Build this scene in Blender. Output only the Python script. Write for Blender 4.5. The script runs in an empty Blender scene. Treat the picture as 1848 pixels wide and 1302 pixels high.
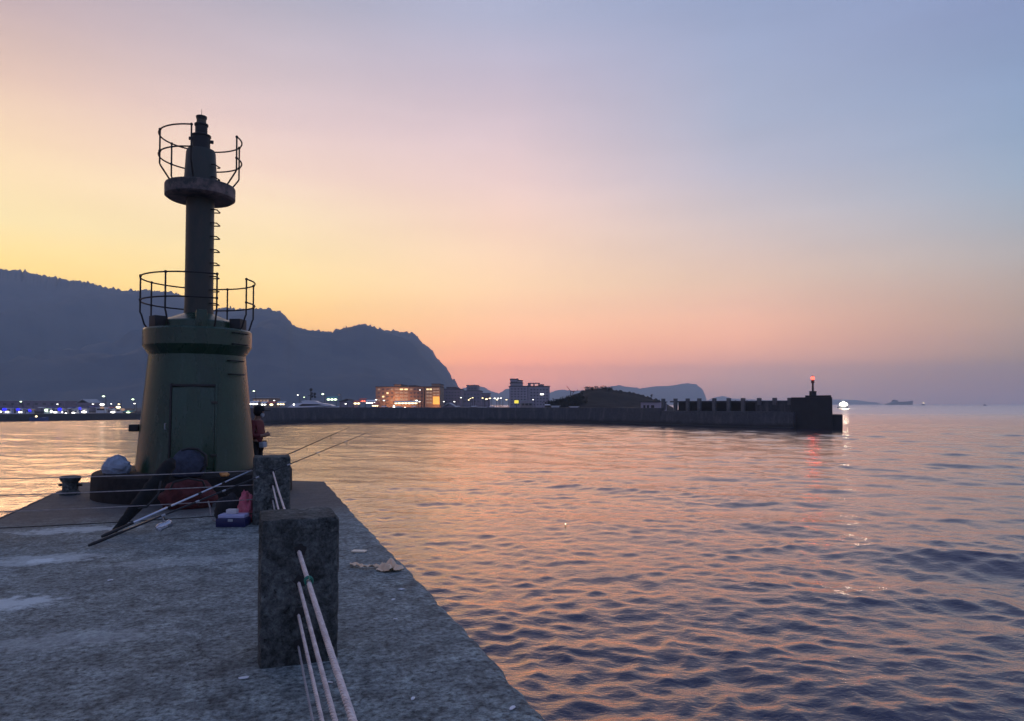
import bpy, bmesh, math, random
import numpy as np
from mathutils import Vector, Matrix, Euler
random.seed(7)
RNG = np.random.default_rng(11)
sc = bpy.context.scene
COL = sc.collection
R = math.radians
WATER_Z = -2.6          # the pier deck is z = 0

def lin(r, g, b):
    f = lambda c: c / 12.92 if c <= 0.04045 else ((c + 0.055) / 1.055) ** 2.4
    return (f(r / 255), f(g / 255), f(b / 255), 1.0)

# ------------------------------------------------------------------ camera
cd = bpy.data.cameras.new('camera')
cam = bpy.data.objects.new('camera', cd); COL.objects.link(cam)
cam.location = (0, 0, 1.6); cam.rotation_euler = (R(91.8), 0, 0)
cd.sensor_width = 36.0; cd.lens = 36.0 * 1280 / 1848; cd.shift_y = (78 - 1280 * math.tan(R(1.8))) / 1848
cd.clip_start = 0.05; cd.clip_end = 40000
sc.camera = cam

# ------------------------------------------------------------------ sky
w = bpy.data.worlds.new('World'); sc.world = w; w.use_nodes = True
nt = w.node_tree; N = nt.nodes; L = nt.links; N.clear()
out = N.new('ShaderNodeOutputWorld'); bg = N.new('ShaderNodeBackground'); L.new(bg.outputs[0], out.inputs[0])
tc = N.new('ShaderNodeTexCoord'); sep = N.new('ShaderNodeSeparateXYZ'); L.new(tc.outputs['Generated'], sep.inputs[0])
az = N.new('ShaderNodeMath'); az.operation = 'ARCTAN2'; L.new(sep.outputs[0], az.inputs[0]); L.new(sep.outputs[1], az.inputs[1])
azd = N.new('ShaderNodeMath'); azd.operation = 'MULTIPLY'; L.new(az.outputs[0], azd.inputs[0]); azd.inputs[1].default_value = 180 / math.pi
el = N.new('ShaderNodeMath'); el.operation = 'ARCSINE'; L.new(sep.outputs[2], el.inputs[0])
eld = N.new('ShaderNodeMapRange'); L.new(el.outputs[0], eld.inputs[0])
eld.inputs[1].default_value = R(-10); eld.inputs[2].default_value = R(90)
ZEN = (112, 138, 192)
DUSK_BACK = [(0, 128, 134, 165), (15, 142, 154, 196), (35, 132, 150, 200), (90, *ZEN)]
SKY = [
    (-180, DUSK_BACK),
    (-125, [(0, 112, 112, 140), (20, 122, 130, 168), (50, 124, 140, 190), (90, *ZEN)]),
    (-72, [(0, 168, 130, 120), (9, 178, 158, 144), (25, 154, 150, 168), (42, 142, 148, 186), (65, 124, 141, 190), (90, *ZEN)]),
    (-36, [(0, 238, 160, 110), (5, 255, 200, 122), (9, 255, 222, 150), (12, 254, 231, 180), (17, 250, 219, 186), (21, 230, 199, 185), (25, 199, 177, 180), (31, 170, 162, 182), (42, 144, 150, 188), (65, 122, 141, 192), (90, *ZEN)]),
    (-18, [(0, 240, 160, 130), (4, 250, 186, 132), (7.2, 254, 210, 148), (9.7, 255, 226, 170), (13.7, 254, 229, 190), (17.6, 247, 217, 203), (21.5, 225, 201, 203), (28.4, 184, 179, 195), (36, 156, 162, 194), (50, 132, 147, 194), (90, *ZEN)]),
    (0, [(0, 190, 150, 158), (1.3, 212, 155, 155), (3.5, 244, 170, 152), (5.7, 254, 194, 162), (10.1, 254, 217, 181), (14.4, 248, 213, 196), (18.5, 232, 205, 206), (24.4, 201, 188, 204), (29.7, 172, 178, 205), (38, 150, 162, 200), (52, 130, 148, 196), (90, *ZEN)]),
    (18, [(0, 158, 140, 152), (1.3, 172, 148, 155), (2.2, 185, 155, 158), (3.0, 200, 159, 157), (3.7, 222, 168, 156), (5.5, 236, 180, 161), (9.6, 229, 197, 180), (13.7, 210, 195, 196), (17.6, 187, 185, 202), (21.4, 171, 178, 202), (28.4, 156, 168, 201), (38, 142, 159, 200), (52, 128, 147, 196), (90, *ZEN)]),
    (36, [(0, 134, 130, 150), (1.1, 142, 132, 146), (2.2, 150, 136, 140), (4, 166, 146, 146), (6.5, 184, 161, 152), (10, 180, 174, 176), (13.5, 162, 174, 192), (18.5, 148, 167, 197), (24.8, 140, 154, 191), (36, 132, 149, 192), (52, 126, 145, 194), (90, *ZEN)]),
    (85, [(0, 116, 118, 146), (10, 134, 142, 172), (30, 134, 151, 196), (55, 124, 141, 192), (90, *ZEN)]),
    (180, DUSK_BACK),
]
# the haze box (built last) dims and veils the sky behind it; the sky is given the brightness it needs to be seen through that air
HAZE_D, HAZE_TOP, HAZE_R = 3.3e-4, 330.0, 6500.0
HAZE_J = (.20, .20, .29)
ELS = (-10, -1, 0, .4, .9, 1.5, 2.3, 3.2, 4.4, 5.8, 7.5, 9.5, 12, 14.5, 17.5, 21, 25, 29, 35, 43, 53, 68, 90)
def through(e, c):
    Ln = min(HAZE_R, (HAZE_TOP - 1.6) / max(1e-4, math.sin(R(max(e, .01)))))
    T = math.exp(-HAZE_D * Ln)
    return tuple(max(0.02, (v - j * (1 - T)) / T) for v, j in zip(c, HAZE_J))
def resample(stops):
    es = [q[0] for q in stops]; cs = [lin(*q[1:]) for q in stops]; r_ = []
    for e in ELS:
        c = [float(np.interp(e, es, [q[i] for q in cs])) for i in range(3)]
        r_.append((e, *[v / 2.0 for v in through(e, c)]))
    return r_
SKY = [(a, resample(stops)) for a, stops in SKY]
cur = None
for k, (a, stops) in enumerate(SKY):
    cr = N.new('ShaderNodeValToRGB'); L.new(eld.outputs[0], cr.inputs[0])
    e = cr.color_ramp; e.interpolation = 'LINEAR'
    for j, (d, r_, g_, b_) in enumerate(stops):
        p = (d + 10) / 100
        x = e.elements[j] if j < 2 else e.elements.new(p)
        x.position = p
    for x, (d, r_, g_, b_) in zip(e.elements, stops): x.color = (r_, g_, b_, 1.0)
    if cur is None: cur = cr.outputs[0]
    else:
        mr = N.new('ShaderNodeMapRange'); mr.interpolation_type = 'LINEAR'
        L.new(azd.outputs[0], mr.inputs[0]); mr.inputs[1].default_value = SKY[k - 1][0]; mr.inputs[2].default_value = a
        mx = N.new('ShaderNodeMix'); mx.data_type = 'RGBA'
        L.new(mr.outputs[0], mx.inputs[0]); L.new(cur, mx.inputs[6]); L.new(cr.outputs[0], mx.inputs[7])
        cur = mx.outputs[2]
# faint thin streaks of high cloud
mp = N.new('ShaderNodeMapping'); mp.inputs['Scale'].default_value = (1.6, 1.6, 9); mp.inputs['Rotation'].default_value = (0, R(14), R(20)); L.new(tc.outputs['Generated'], mp.inputs[0])
cn = N.new('ShaderNodeTexNoise'); cn.inputs['Scale'].default_value = 1.7; cn.inputs['Detail'].default_value = 5; L.new(mp.outputs[0], cn.inputs['Vector'])
cm = N.new('ShaderNodeMapRange'); L.new(cn.outputs['Fac'], cm.inputs[0]); cm.inputs[1].default_value = .3; cm.inputs[2].default_value = .7; cm.inputs[3].default_value = .955; cm.inputs[4].default_value = 1.045
cx = N.new('ShaderNodeVectorMath'); cx.operation = 'SCALE'; L.new(cur, cx.inputs[0]); L.new(cm.outputs[0], cx.inputs['Scale']); cur = cx.outputs[0]
# a little of the physical twilight sky is added to the dusk colours
SUN_AZ, SUN_EL = R(-34), R(2.0)
nish = N.new('ShaderNodeTexSky'); nish.sky_type = 'NISHITA'; nish.sun_disc = False
nish.sun_elevation = SUN_EL; nish.sun_rotation = SUN_AZ
add = N.new('ShaderNodeMix'); add.data_type = 'RGBA'; add.blend_type = 'ADD'; add.inputs[0].default_value = 0.002
L.new(cur, add.inputs[6]); L.new(nish.outputs[0], add.inputs[7])
L.new(add.outputs[2], bg.inputs[0]); bg.inputs[1].default_value = 2.0
# last warm glow of the sun that is just down behind the mountain
sd = bpy.data.lights.new('sun', 'SUN'); sd.energy = 0.11; sd.angle = R(10); sd.color = (1.0, 0.62, 0.34)
sun = bpy.data.objects.new('sun', sd); COL.objects.link(sun)
sv = Vector((math.sin(SUN_AZ) * math.cos(R(13)), math.cos(SUN_AZ) * math.cos(R(13)), math.sin(R(13))))
sun.rotation_euler = sv.to_track_quat('Z', 'Y').to_euler()
sc.view_settings.view_transform = 'Standard'; sc.view_settings.look = 'None'
sc.view_settings.exposure = 0.0; sc.view_settings.gamma = 1.0
sc.cycles.volume_bounces = 1; sc.cycles.max_bounces = 8; sc.cycles.sample_clamp_indirect = 6.0
sc.cycles.use_denoising = True

# ------------------------------------------------------------------ helpers
def at(px, py, Y):
    return Vector(((px - 924) / 1280 * Y, Y, 1.6 + (729 - py) / 1280 * Y))
def mpp(Y): return Y / 1280.0
SA, CA = math.sin(R(20)), math.cos(R(20))
def P(s, t, z=0.0):                        # pier axes: s out to sea, t to the right
    return Vector((-SA * s + CA * t, CA * s + SA * t, z))
PIER_RZ = R(20)

class MB:
    def __init__(self): self.v = []; self.f = []; self.mi = []; self.m = 0
    def _add(self, vs, fs):
        o = len(self.v); self.v += [tuple(p) for p in vs]
        for f in fs: self.f.append(tuple(i + o for i in f)); self.mi.append(self.m)
    def box(self, c, s, rz=0.0, taper=1.0):
        cx, cy, cz = c; a, b, h = s[0] / 2, s[1] / 2, s[2] / 2
        vs = []
        for z, k in ((-h, 1.0), (h, taper)):
            for x, y in ((-a, -b), (a, -b), (a, b), (-a, b)):
                x *= k; y *= k
                vs.append((cx + x * math.cos(rz) - y * math.sin(rz), cy + x * math.sin(rz) + y * math.cos(rz), cz + z))
        self._add(vs, [(3, 2, 1, 0), (4, 5, 6, 7), (0, 1, 5, 4), (1, 2, 6, 5), (2, 3, 7, 6), (3, 0, 4, 7)]); return self
    def loft(self, rings, closed=True, caps=True):
        n = len(rings[0]); vs = [p for r in rings for p in r]; fs = []
        for i in range(len(rings) - 1):
            for j in range(n if closed else n - 1):
                k = (j + 1) % n
                fs.append((i * n + j, i * n + k, (i + 1) * n + k, (i + 1) * n + j))
        if caps:
            fs.append(tuple(reversed(range(n)))); fs.append(tuple((len(rings) - 1) * n + j for j in range(n)))
        self._add(vs, fs); return self
    def lathe(self, prof, n=32, c=(0, 0, 0), caps=True):
        rings = [[(c[0] + r * math.cos(2 * math.pi * k / n), c[1] + r * math.sin(2 * math.pi * k / n), c[2] + z) for k in range(n)] for r, z in prof]
        return self.loft(rings, True, caps)
    def tube(self, pts, r, n=8, closed=False, caps=True):
        pts = [Vector(p) for p in pts]; m = len(pts)
        rr = r if isinstance(r, (list, tuple)) else [r] * m
        rings = []; up = None
        for i, p in enumerate(pts):
            if closed: t = pts[(i + 1) % m] - pts[i - 1]
            else: t = pts[min(i + 1, m - 1)] - pts[max(i - 1, 0)]
            t.normalize()
            if up is None:
                up = Vector((0, 0, 1)) if abs(t.z) < .9 else Vector((1, 0, 0))
            u = t.cross(up).normalized(); v = u.cross(t).normalized(); up = v
            rings.append([p + (u * math.cos(2 * math.pi * k / n) + v * math.sin(2 * math.pi * k / n)) * rr[i] for k in range(n)])
        if closed: rings.append(rings[0])
        return self.loft(rings, True, caps and not closed)
    def prism(self, poly, z0, z1):
        return self.loft([[(x, y, z0) for x, y in poly], [(x, y, z1) for x, y in poly]])
    def ball(self, c, r, n=10, sq=(1, 1, 1)):
        prof = [(max(1e-3, r * math.sin(math.pi * k / n)), -r * math.cos(math.pi * k / n)) for k in range(n + 1)]
        rings = [[(c[0] + sq[0] * q * math.cos(2 * math.pi * k / (2 * n)), c[1] + sq[1] * q * math.sin(2 * math.pi * k / (2 * n)), c[2] + sq[2] * z) for k in range(2 * n)] for q, z in prof]
        return self.loft(rings)
    def build(self, name, mat, parent=None, smooth=35, bevel=0.0, segs=2, loc=None, rz=None):
        me = bpy.data.meshes.new(name); me.from_pydata(self.v, [], self.f)
        bm = bmesh.new(); bm.from_mesh(me)
        bmesh.ops.recalc_face_normals(bm, faces=bm.faces)
        if bevel:
            ed = [e for e in bm.edges if len(e.link_faces) == 2 and e.calc_face_angle(0) > R(30)]
            bmesh.ops.bevel(bm, geom=ed, offset=bevel, segments=segs, profile=.6, affect='EDGES', clamp_overlap=True)
        bm.to_mesh(me); bm.free()
        mats = mat if isinstance(mat, (list, tuple)) else [mat]
        for m in mats: me.materials.append(m)
        if len(mats) > 1 and not bevel: me.polygons.foreach_set('material_index', self.mi)
        if smooth:
            me.polygons.foreach_set('use_smooth', [True] * len(me.polygons))
            me.set_sharp_from_angle(angle=R(smooth))
        me.update()
        o = bpy.data.objects.new(name, me); COL.objects.link(o)
        if parent is not None: o.parent = parent
        if loc is not None: o.location = loc
        if rz is not None: o.rotation_euler = (0, 0, rz)
        return o

def tag(o, label=None, cat=None, group=None, kind=None):
    if label: o['label'] = label
    if cat: o['category'] = cat
    if group: o['group'] = group
    if kind: o['kind'] = kind
    return o
def thing(name, label, cat, loc=(0, 0, 0), rz=0.0, group=None):
    o = bpy.data.objects.new(name, None); COL.objects.link(o); o.empty_display_size = .2
    o.location = loc; o.rotation_euler = (0, 0, rz)
    return tag(o, label, cat, group)
def kids(o): return [c for c in bpy.data.objects if c.parent == o]
def copy_tree(o, parent=None):
    c = o.copy(); COL.objects.link(c)
    if parent is not None: c.parent = parent
    for ch in kids(o): copy_tree(ch, c)
    return c

# ------------------------------------------------------------------ materials
def mat(name, col, rough=.7, metal=0.0, emit=None, strength=0.0, spec=.5):
    m = bpy.data.materials.new(name); m.use_nodes = True
    b = m.node_tree.nodes['Principled BSDF']
    b.inputs['Base Color'].default_value = (*col[:3], 1); b.inputs['Roughness'].default_value = rough
    b.inputs['Metallic'].default_value = metal; b.inputs['Specular IOR Level'].default_value = spec
    if emit: b.inputs['Emission Color'].default_value = (*emit[:3], 1); b.inputs['Emission Strength'].default_value = strength
    return m
class NT:
    """small node-graph helper for procedural surfaces"""
    def __init__(s, m):
        s.t = m.node_tree; s.b = s.t.nodes['Principled BSDF']; s.tc = s.t.nodes.new('ShaderNodeTexCoord')
    def link(s, a, b): s.t.links.new(a, b)
    def noise(s, scale, detail=6, rough=.6, vec=None, stretch=None, dist=0.0):
        n = s.t.nodes.new('ShaderNodeTexNoise'); n.inputs['Scale'].default_value = scale
        n.inputs['Detail'].default_value = detail; n.inputs['Roughness'].default_value = rough; n.inputs['Distortion'].default_value = dist
        v = vec or s.tc.outputs['Object']
        if stretch:
            mp = s.t.nodes.new('ShaderNodeMapping'); mp.inputs['Scale'].default_value = stretch; s.link(v, mp.inputs[0]); v = mp.outputs[0]
        s.link(v, n.inputs['Vector']); return n.outputs['Fac']
    def voro(s, scale, feature='F1'):
        n = s.t.nodes.new('ShaderNodeTexVoronoi'); n.inputs['Scale'].default_value = scale; n.feature = feature
        s.link(s.tc.outputs['Object'], n.inputs['Vector']); return n.outputs['Distance']
    def ramp(s, fac, stops, interp='LINEAR'):
        n = s.t.nodes.new('ShaderNodeValToRGB'); e = n.color_ramp; e.interpolation = interp
        while len(e.elements) < len(stops): e.elements.new(.5)
        for x, (p, c) in zip(e.elements, stops):
            x.position = p; x.color = (c, c, c, 1) if isinstance(c, (int, float)) else (*c[:3], 1)
        s.link(fac, n.inputs[0]); return n.outputs[0]
    def mix(s, fac, a, b, mode='MIX'):
        n = s.t.nodes.new('ShaderNodeMix'); n.data_type = 'RGBA'; n.blend_type = mode
        for v, i in ((fac, 0), (a, 6), (b, 7)):
            if hasattr(v, 'is_linked'): s.link(v, n.inputs[i])
            else: n.inputs[i].default_value = v if i == 0 else ((v, v, v, 1) if isinstance(v, (int, float)) else (*v[:3], 1))
        return n.outputs[2]
    def math(s, op, a, b=0.0):
        n = s.t.nodes.new('ShaderNodeMath'); n.operation = op
        for v, i in ((a, 0), (b, 1)):
            if hasattr(v, 'is_linked'): s.link(v, n.inputs[i])
            else: n.inputs[i].default_value = v
        return n.outputs[0]
    def bump(s, h, strength=.5, dist=.02, prev=None):
        n = s.t.nodes.new('ShaderNodeBump'); n.inputs['Strength'].default_value = strength; n.inputs['Distance'].default_value = dist
        s.link(h, n.inputs['Height'])
        if prev: s.link(prev, n.inputs['Normal'])
        return n.outputs[0]
    def col(s, o): s.link(o, s.b.inputs['Base Color'])
    def nrm(s, o): s.link(o, s.b.inputs['Normal'])
    def rgh(s, o): s.link(o, s.b.inputs['Roughness'])
    def xyz(s, src=None):
        n = s.t.nodes.new('ShaderNodeSeparateXYZ'); s.link(src or s.tc.outputs['Object'], n.inputs[0]); return n.outputs
    def spot(s, x, y, rx, ry):             # 1 inside a stain at x, y with ragged edges
        o = s.xyz(); n = s.noise(7, 5, .7)
        a = s.math('DIVIDE', s.math('SUBTRACT', o[0], x), rx); b = s.math('DIVIDE', s.math('SUBTRACT', o[1], y), ry)
        d = s.math('ADD', s.math('MULTIPLY', a, a), s.math('MULTIPLY', b, b))
        d = s.math('ADD', d, s.math('MULTIPLY', s.math('SUBTRACT', n, .5), 3.2))
        return s.ramp(d, [(.25, 1.0), (.75, 0.0)])

def concrete(name, dark, light, pebble=55, stain=.6, bumpd=.012, rough=.85, spec=.3):
    m = mat(name, light, rough, spec=spec); g = NT(m)
    big = g.noise(.9, 5, .6); mid = g.noise(7, 8, .65); fine = g.noise(pebble, 4, .7)
    c = g.mix(g.ramp(mid, [(.33, 0.0), (.66, 1.0)]), dark, light)
    c = g.mix(g.math('MULTIPLY', g.ramp(big, [(.38, 0.0), (.62, 1.0)]), stain), c, [x * .5 for x in light[:3]])
    c = g.mix(.55, c, g.ramp(fine, [(.3, .25), (.7, 1.0)]), 'MULTIPLY')
    g.col(c)
    h = g.mix(.5, fine, mid)
    g.nrm(g.bump(h, .9, bumpd)); return m

M = {}
# pier deck: coarse worn concrete, darker beyond the rope line, pale worn patches
m = mat('pier_concrete', (.2, .2, .22), .78, spec=.35); g = NT(m)
big = g.noise(.55, 5, .6, dist=.4); mid = g.noise(4.2, 10, .72); fine = g.noise(23, 6, .78); peb = g.voro(70)
pit = g.noise(16, 3, .6)
c = g.mix(g.ramp(mid, [(.36, 0.0), (.62, 1.0)]), (.075, .085, .087), (.365, .42, .40))
c = g.mix(g.ramp(big, [(.35, 0.0), (.7, .75)]), c, (.165, .195, .198))
c = g.mix(g.ramp(g.noise(1.7, 7, .7), [(.55, 0.0), (.72, .55)]), c, (.48, .55, .545))
c = g.mix(.9, c, g.ramp(fine, [(.37, .10), (.5, .85), (.68, 1.7)]), 'MULTIPLY')
c = g.mix(g.ramp(pit, [(.27, .75), (.40, 0.0)]), c, (.05, .05, .058))
vz = g.t.nodes.new('ShaderNodeTexVoronoi'); vz.feature = 'DISTANCE_TO_EDGE'; vz.inputs['Scale'].default_value = .42
dn = g.t.nodes.new('ShaderNodeTexNoise'); dn.inputs['Scale'].default_value = 2.6; dn.inputs['Detail'].default_value = 7; dn.inputs['Roughness'].default_value = .7; g.link(g.tc.outputs['Object'], dn.inputs['Vector'])
dm = g.t.nodes.new('ShaderNodeMix'); dm.data_type = 'RGBA'; dm.blend_type = 'ADD'; dm.inputs[0].default_value = .8; g.link(g.tc.outputs['Object'], dm.inputs[6]); g.link(dn.outputs['Color'], dm.inputs[7]); g.link(dm.outputs[2], vz.inputs['Vector'])
crack = g.ramp(vz.outputs['Distance'], [(.0, .85), (.007, .0)])
c = g.mix(g.math('MULTIPLY', crack, g.ramp(g.noise(.7, 3), [(.45, 0.0), (.6, 1.0)])), c, (.02, .022, .024))
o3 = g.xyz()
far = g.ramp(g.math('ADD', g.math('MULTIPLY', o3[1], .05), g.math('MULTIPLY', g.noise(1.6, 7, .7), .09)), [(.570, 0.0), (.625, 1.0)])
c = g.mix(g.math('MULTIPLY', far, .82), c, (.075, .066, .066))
edge = g.ramp(g.math('ADD', o3[0], g.math('MULTIPLY', g.noise(3, 4), .35)), [(.0, 0.0), (1.0, 0.0)])
for x, y, rx, ry, k in ((-2.1, 10.4, .9, .32, .6), (-2.05, 8.55, .75, .36, .5), (-2.0, 8.5, .2, .15, .9), (-1.95, 6.75, .6, .35, .75), (-.6, 8.0, 1.0, .3, .2), (-1.2, 5.6, .8, .25, .25)):
    c = g.mix(g.math('MULTIPLY', g.spot(x, y, rx, ry), k), c, (.68, .74, .73))
g.col(c)
g.nrm(g.bump(g.mix(.35, fine, peb), .9, .012, g.bump(mid, .8, .045)))
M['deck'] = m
M['post'] = concrete('weathered_post', (.014, .018, .018), (.19, .205, .195), pebble=34, stain=.7, bumpd=.02)
m = mat('weathered_post', (.1, .1, .1), .9, spec=.2); g = NT(m)
mid = g.noise(9, 9, .72, dist=.3); fine = g.noise(30, 6, .8); pit = g.noise(21, 4, .65); big = g.noise(2.3, 5, .6)
c = g.mix(g.ramp(mid, [(.36, 0.0), (.64, 1.0)]), (.048, .056, .056), (.215, .23, .22))
c = g.mix(g.ramp(big, [(.45, 0.0), (.62, .65)]), c, (.035, .042, .040))
c = g.mix(g.ramp(g.noise(6, 8, .75), [(.60, 0.0), (.68, .6)]), c, (.33, .345, .33))
c = g.mix(.9, c, g.ramp(fine, [(.36, .25), (.52, .9), (.68, 1.5)]), 'MULTIPLY')
c = g.mix(g.ramp(pit, [(.30, .9), (.38, 0.0)]), c, (.008, .009, .009))
g.col(c); g.nrm(g.bump(g.mix(.5, fine, pit), 1.0, .02, g.bump(mid, .9, .05))); M['post'] = m
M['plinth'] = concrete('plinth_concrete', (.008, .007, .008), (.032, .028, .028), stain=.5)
M['seawall'] = concrete('seawall_concrete', (.035, .035, .045), (.085, .085, .10), pebble=3, stain=.5, bumpd=.05)
g = NT(M['seawall']); bc = g.b.inputs['Base Color'].links[0].from_socket; z = g.xyz()[2]
wet = g.ramp(g.math('ADD', g.math('MULTIPLY', z, .25), g.math('MULTIPLY', g.noise(.35, 5, .7), .5)), [(-.0, 1.0), (.001, 1.0)])
wet = g.ramp(g.math('ADD', g.math('MULTIPLY', g.math('ADD', z, 2.6), .28), g.math('MULTIPLY', g.noise(.4, 6, .7), .45)), [(.36, .85), (.52, 0.0)])
stn = g.ramp(g.noise(.9, 6, .7, stretch=(1, 1, .12)), [(.5, 0.0), (.7, .6)])
g.col(g.mix(wet, g.mix(stn, bc, (.13, .125, .13)), (.012, .013, .014)))
M['seawall_pale'] = concrete('pale_pillar_concrete', (.10, .10, .11), (.2, .2, .21), pebble=8)
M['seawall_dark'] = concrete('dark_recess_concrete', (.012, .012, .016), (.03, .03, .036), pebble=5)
# dark green paint of the light tower, glossy with chalky stains
m = mat('green_tower_paint', (.02, .045, .03), .34, spec=.5); g = NT(m)
n1 = g.noise(2.2, 6, .65, stretch=(1, 1, .35)); n2 = g.noise(30, 4, .6); n3 = g.noise(9, 6, .7, stretch=(1, 1, .2))
c = g.mix(g.ramp(n1, [(.35, 0.0), (.65, 1.0)]), (.011, .040, .022), (.023, .063, .034))
c = g.mix(g.ramp(n3, [(.56, 0.0), (.72, .55)]), c, (.065, .10, .08))
n4 = g.noise(5, 7, .75, stretch=(1, 1, .12)); c = g.mix(g.ramp(n4, [(.60, 0.0), (.72, .7)]), c, (.085, .05, .03))
n5 = g.noise(11, 8, .75); c = g.mix(g.ramp(n5, [(.63, 0.0), (.68, .8)]), c, (.02, .03, .026))
c = g.mix(.4, c, g.ramp(n2, [(.35, .4), (.65, 1.1)]), 'MULTIPLY')
g.col(c); g.rgh(g.ramp(n1, [(.3, .22), (.7, .36)])); g.nrm(g.bump(g.mix(.5, n2, n1), .35, .012))
M['green'] = m
m = mat('column_paint', (.05, .04, .03), .5); g = NT(m)
n1 = g.noise(5, 6, .7, stretch=(1, 1, .3)); g.col(g.mix(g.ramp(n1, [(.4, 0.0), (.65, 1.0)]), (.018, .026, .020), (.040, .032, .022))); g.nrm(g.bump(g.noise(40), .3, .008))
M['column'] = m
m = mat('platform_underside', (.06, .05, .05), .7); g = NT(m)
g.col(g.mix(g.ramp(g.noise(4, 6, .7), [(.42, 0.0), (.66, 1.0)]), (.035, .038, .036), (.2, .14, .125))); g.nrm(g.bump(g.noise(35), .3, .01))
M['platform'] = m
M['iron'] = mat('dark_iron', (.018, .016, .016), .55, .3)
M['black'] = mat('black_rubber', (.012, .012, .013), .6)
M['glass_lamp'] = mat('dull_lens', (.05, .04, .025), .2)
# ropes
def rope_mat(name, a, b):
    m = mat(name, a, .8, spec=.25); g = NT(m)
    g.col(g.mix(g.ramp(g.noise(14, 6, .7), [(.35, 0.0), (.68, 1.0)]), a, b)); g.nrm(g.bump(g.noise(260, 3), .5, .003)); return m
M['rope'] = rope_mat('pale_rope', (.88, .74, .66), (.58, .46, .42))
M['rope_grey'] = rope_mat('grey_rope', (.48, .43, .41), (.28, .25, .25))
M['twine'] = mat('green_twine', (.02, .16, .11), .7)
# vegetation
def leafy(name, a, b, sc_=.05):
    m = mat(name, a, .9, spec=.1); g = NT(m)
    g.col(g.mix(g.ramp(g.noise(sc_, 8, .7), [(.35, 0.0), (.65, 1.0)]), a, b)); return m
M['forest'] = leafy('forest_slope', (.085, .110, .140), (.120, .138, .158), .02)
M['hill'] = leafy('scrub_slope', (.007, .006, .008), (.017, .014, .016), .9)
M['leaf'] = leafy('tree_leaves', (.006, .008, .006), (.022, .026, .018), .8)
M['trunk'] = mat('bark', (.03, .022, .018), .9)
# town
def plaster(name, c):
    m = mat(name, c, .85, spec=.2); g = NT(m)
    g.col(g.mix(g.ramp(g.noise(.4, 6, .7), [(.3, 0.0), (.7, 1.0)]), [x * .75 for x in c], c)); return m
M['wall_grey'] = plaster('grey_plaster', (.42, .36, .42))
M['wall_dark'] = plaster('dark_plaster', (.27, .225, .28))
M['wall_tan'] = plaster('tan_plaster', (.32, .22, .16))
M['wall_pale'] = plaster('pale_plaster', (.36, .34, .36))
M['quay'] = concrete('quay_concrete', (.03, .03, .04), (.09, .09, .10), pebble=2, bumpd=.05)
M['roof_sheet'] = plaster('roof_sheeting', (.42, .43, .46))
M['roof_dark'] = plaster('dark_roof', (.05, .05, .06))
M['hull_white'] = mat('white_hull_paint', (.62, .63, .68), .35)
M['hull_blue'] = mat('blue_hull_paint', (.04, .07, .2), .35)
M['hull_orange'] = mat('orange_hull_paint', (.7, .27, .05), .4)
M['cabin'] = mat('cabin_paint', (.5, .52, .56), .4)
M['canvas_blue'] = mat('blue_canvas', (.05, .06, .24), .8)
M['canvas_white'] = mat('white_canvas', (.6, .6, .62), .8)
M['canvas_teal'] = mat('teal_canvas', (.06, .32, .32), .8)
M['canvas_orange'] = mat('orange_canvas', (.75, .36, .06), .8)
M['canvas_red'] = mat('red_canvas', (.5, .08, .06), .8)
M['dim_window'] = mat('curtained_window', (.085, .08, .105), .4)
M['window'] = mat('dark_window', (.012, .014, .02), .08)
def glow(name, c, s): return mat(name, (.05, .05, .05), .5, emit=c, strength=s)
M['L_white'] = glow('white_lamp', (1, .97, .88), 5)
M['L_warm'] = glow('warm_lamp', (1, .78, .42), 4.5)
M['L_green'] = glow('green_white_lamp', (.75, 1, .62), 4.5)
M['L_blue'] = glow('blue_lamp', (.02, .02, 1), 1.6)
M['L_red'] = glow('red_lamp', (1, .12, .06), 5)
M['L_dazzle'] = glow('dazzling_lamp', (1, .94, .70), 7)
M['L_winwarm'] = glow('lit_window', (1, .72, .36), 1.6)
M['L_windim'] = glow('dim_lit_window', (1, .6, .4), .35)
M['L_orange'] = glow('orange_lit_hall', (1, .40, .06), 1.3)
M['L_yellow'] = glow('yellow_lit_panel', (1, .80, .08), 1.1)

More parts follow.
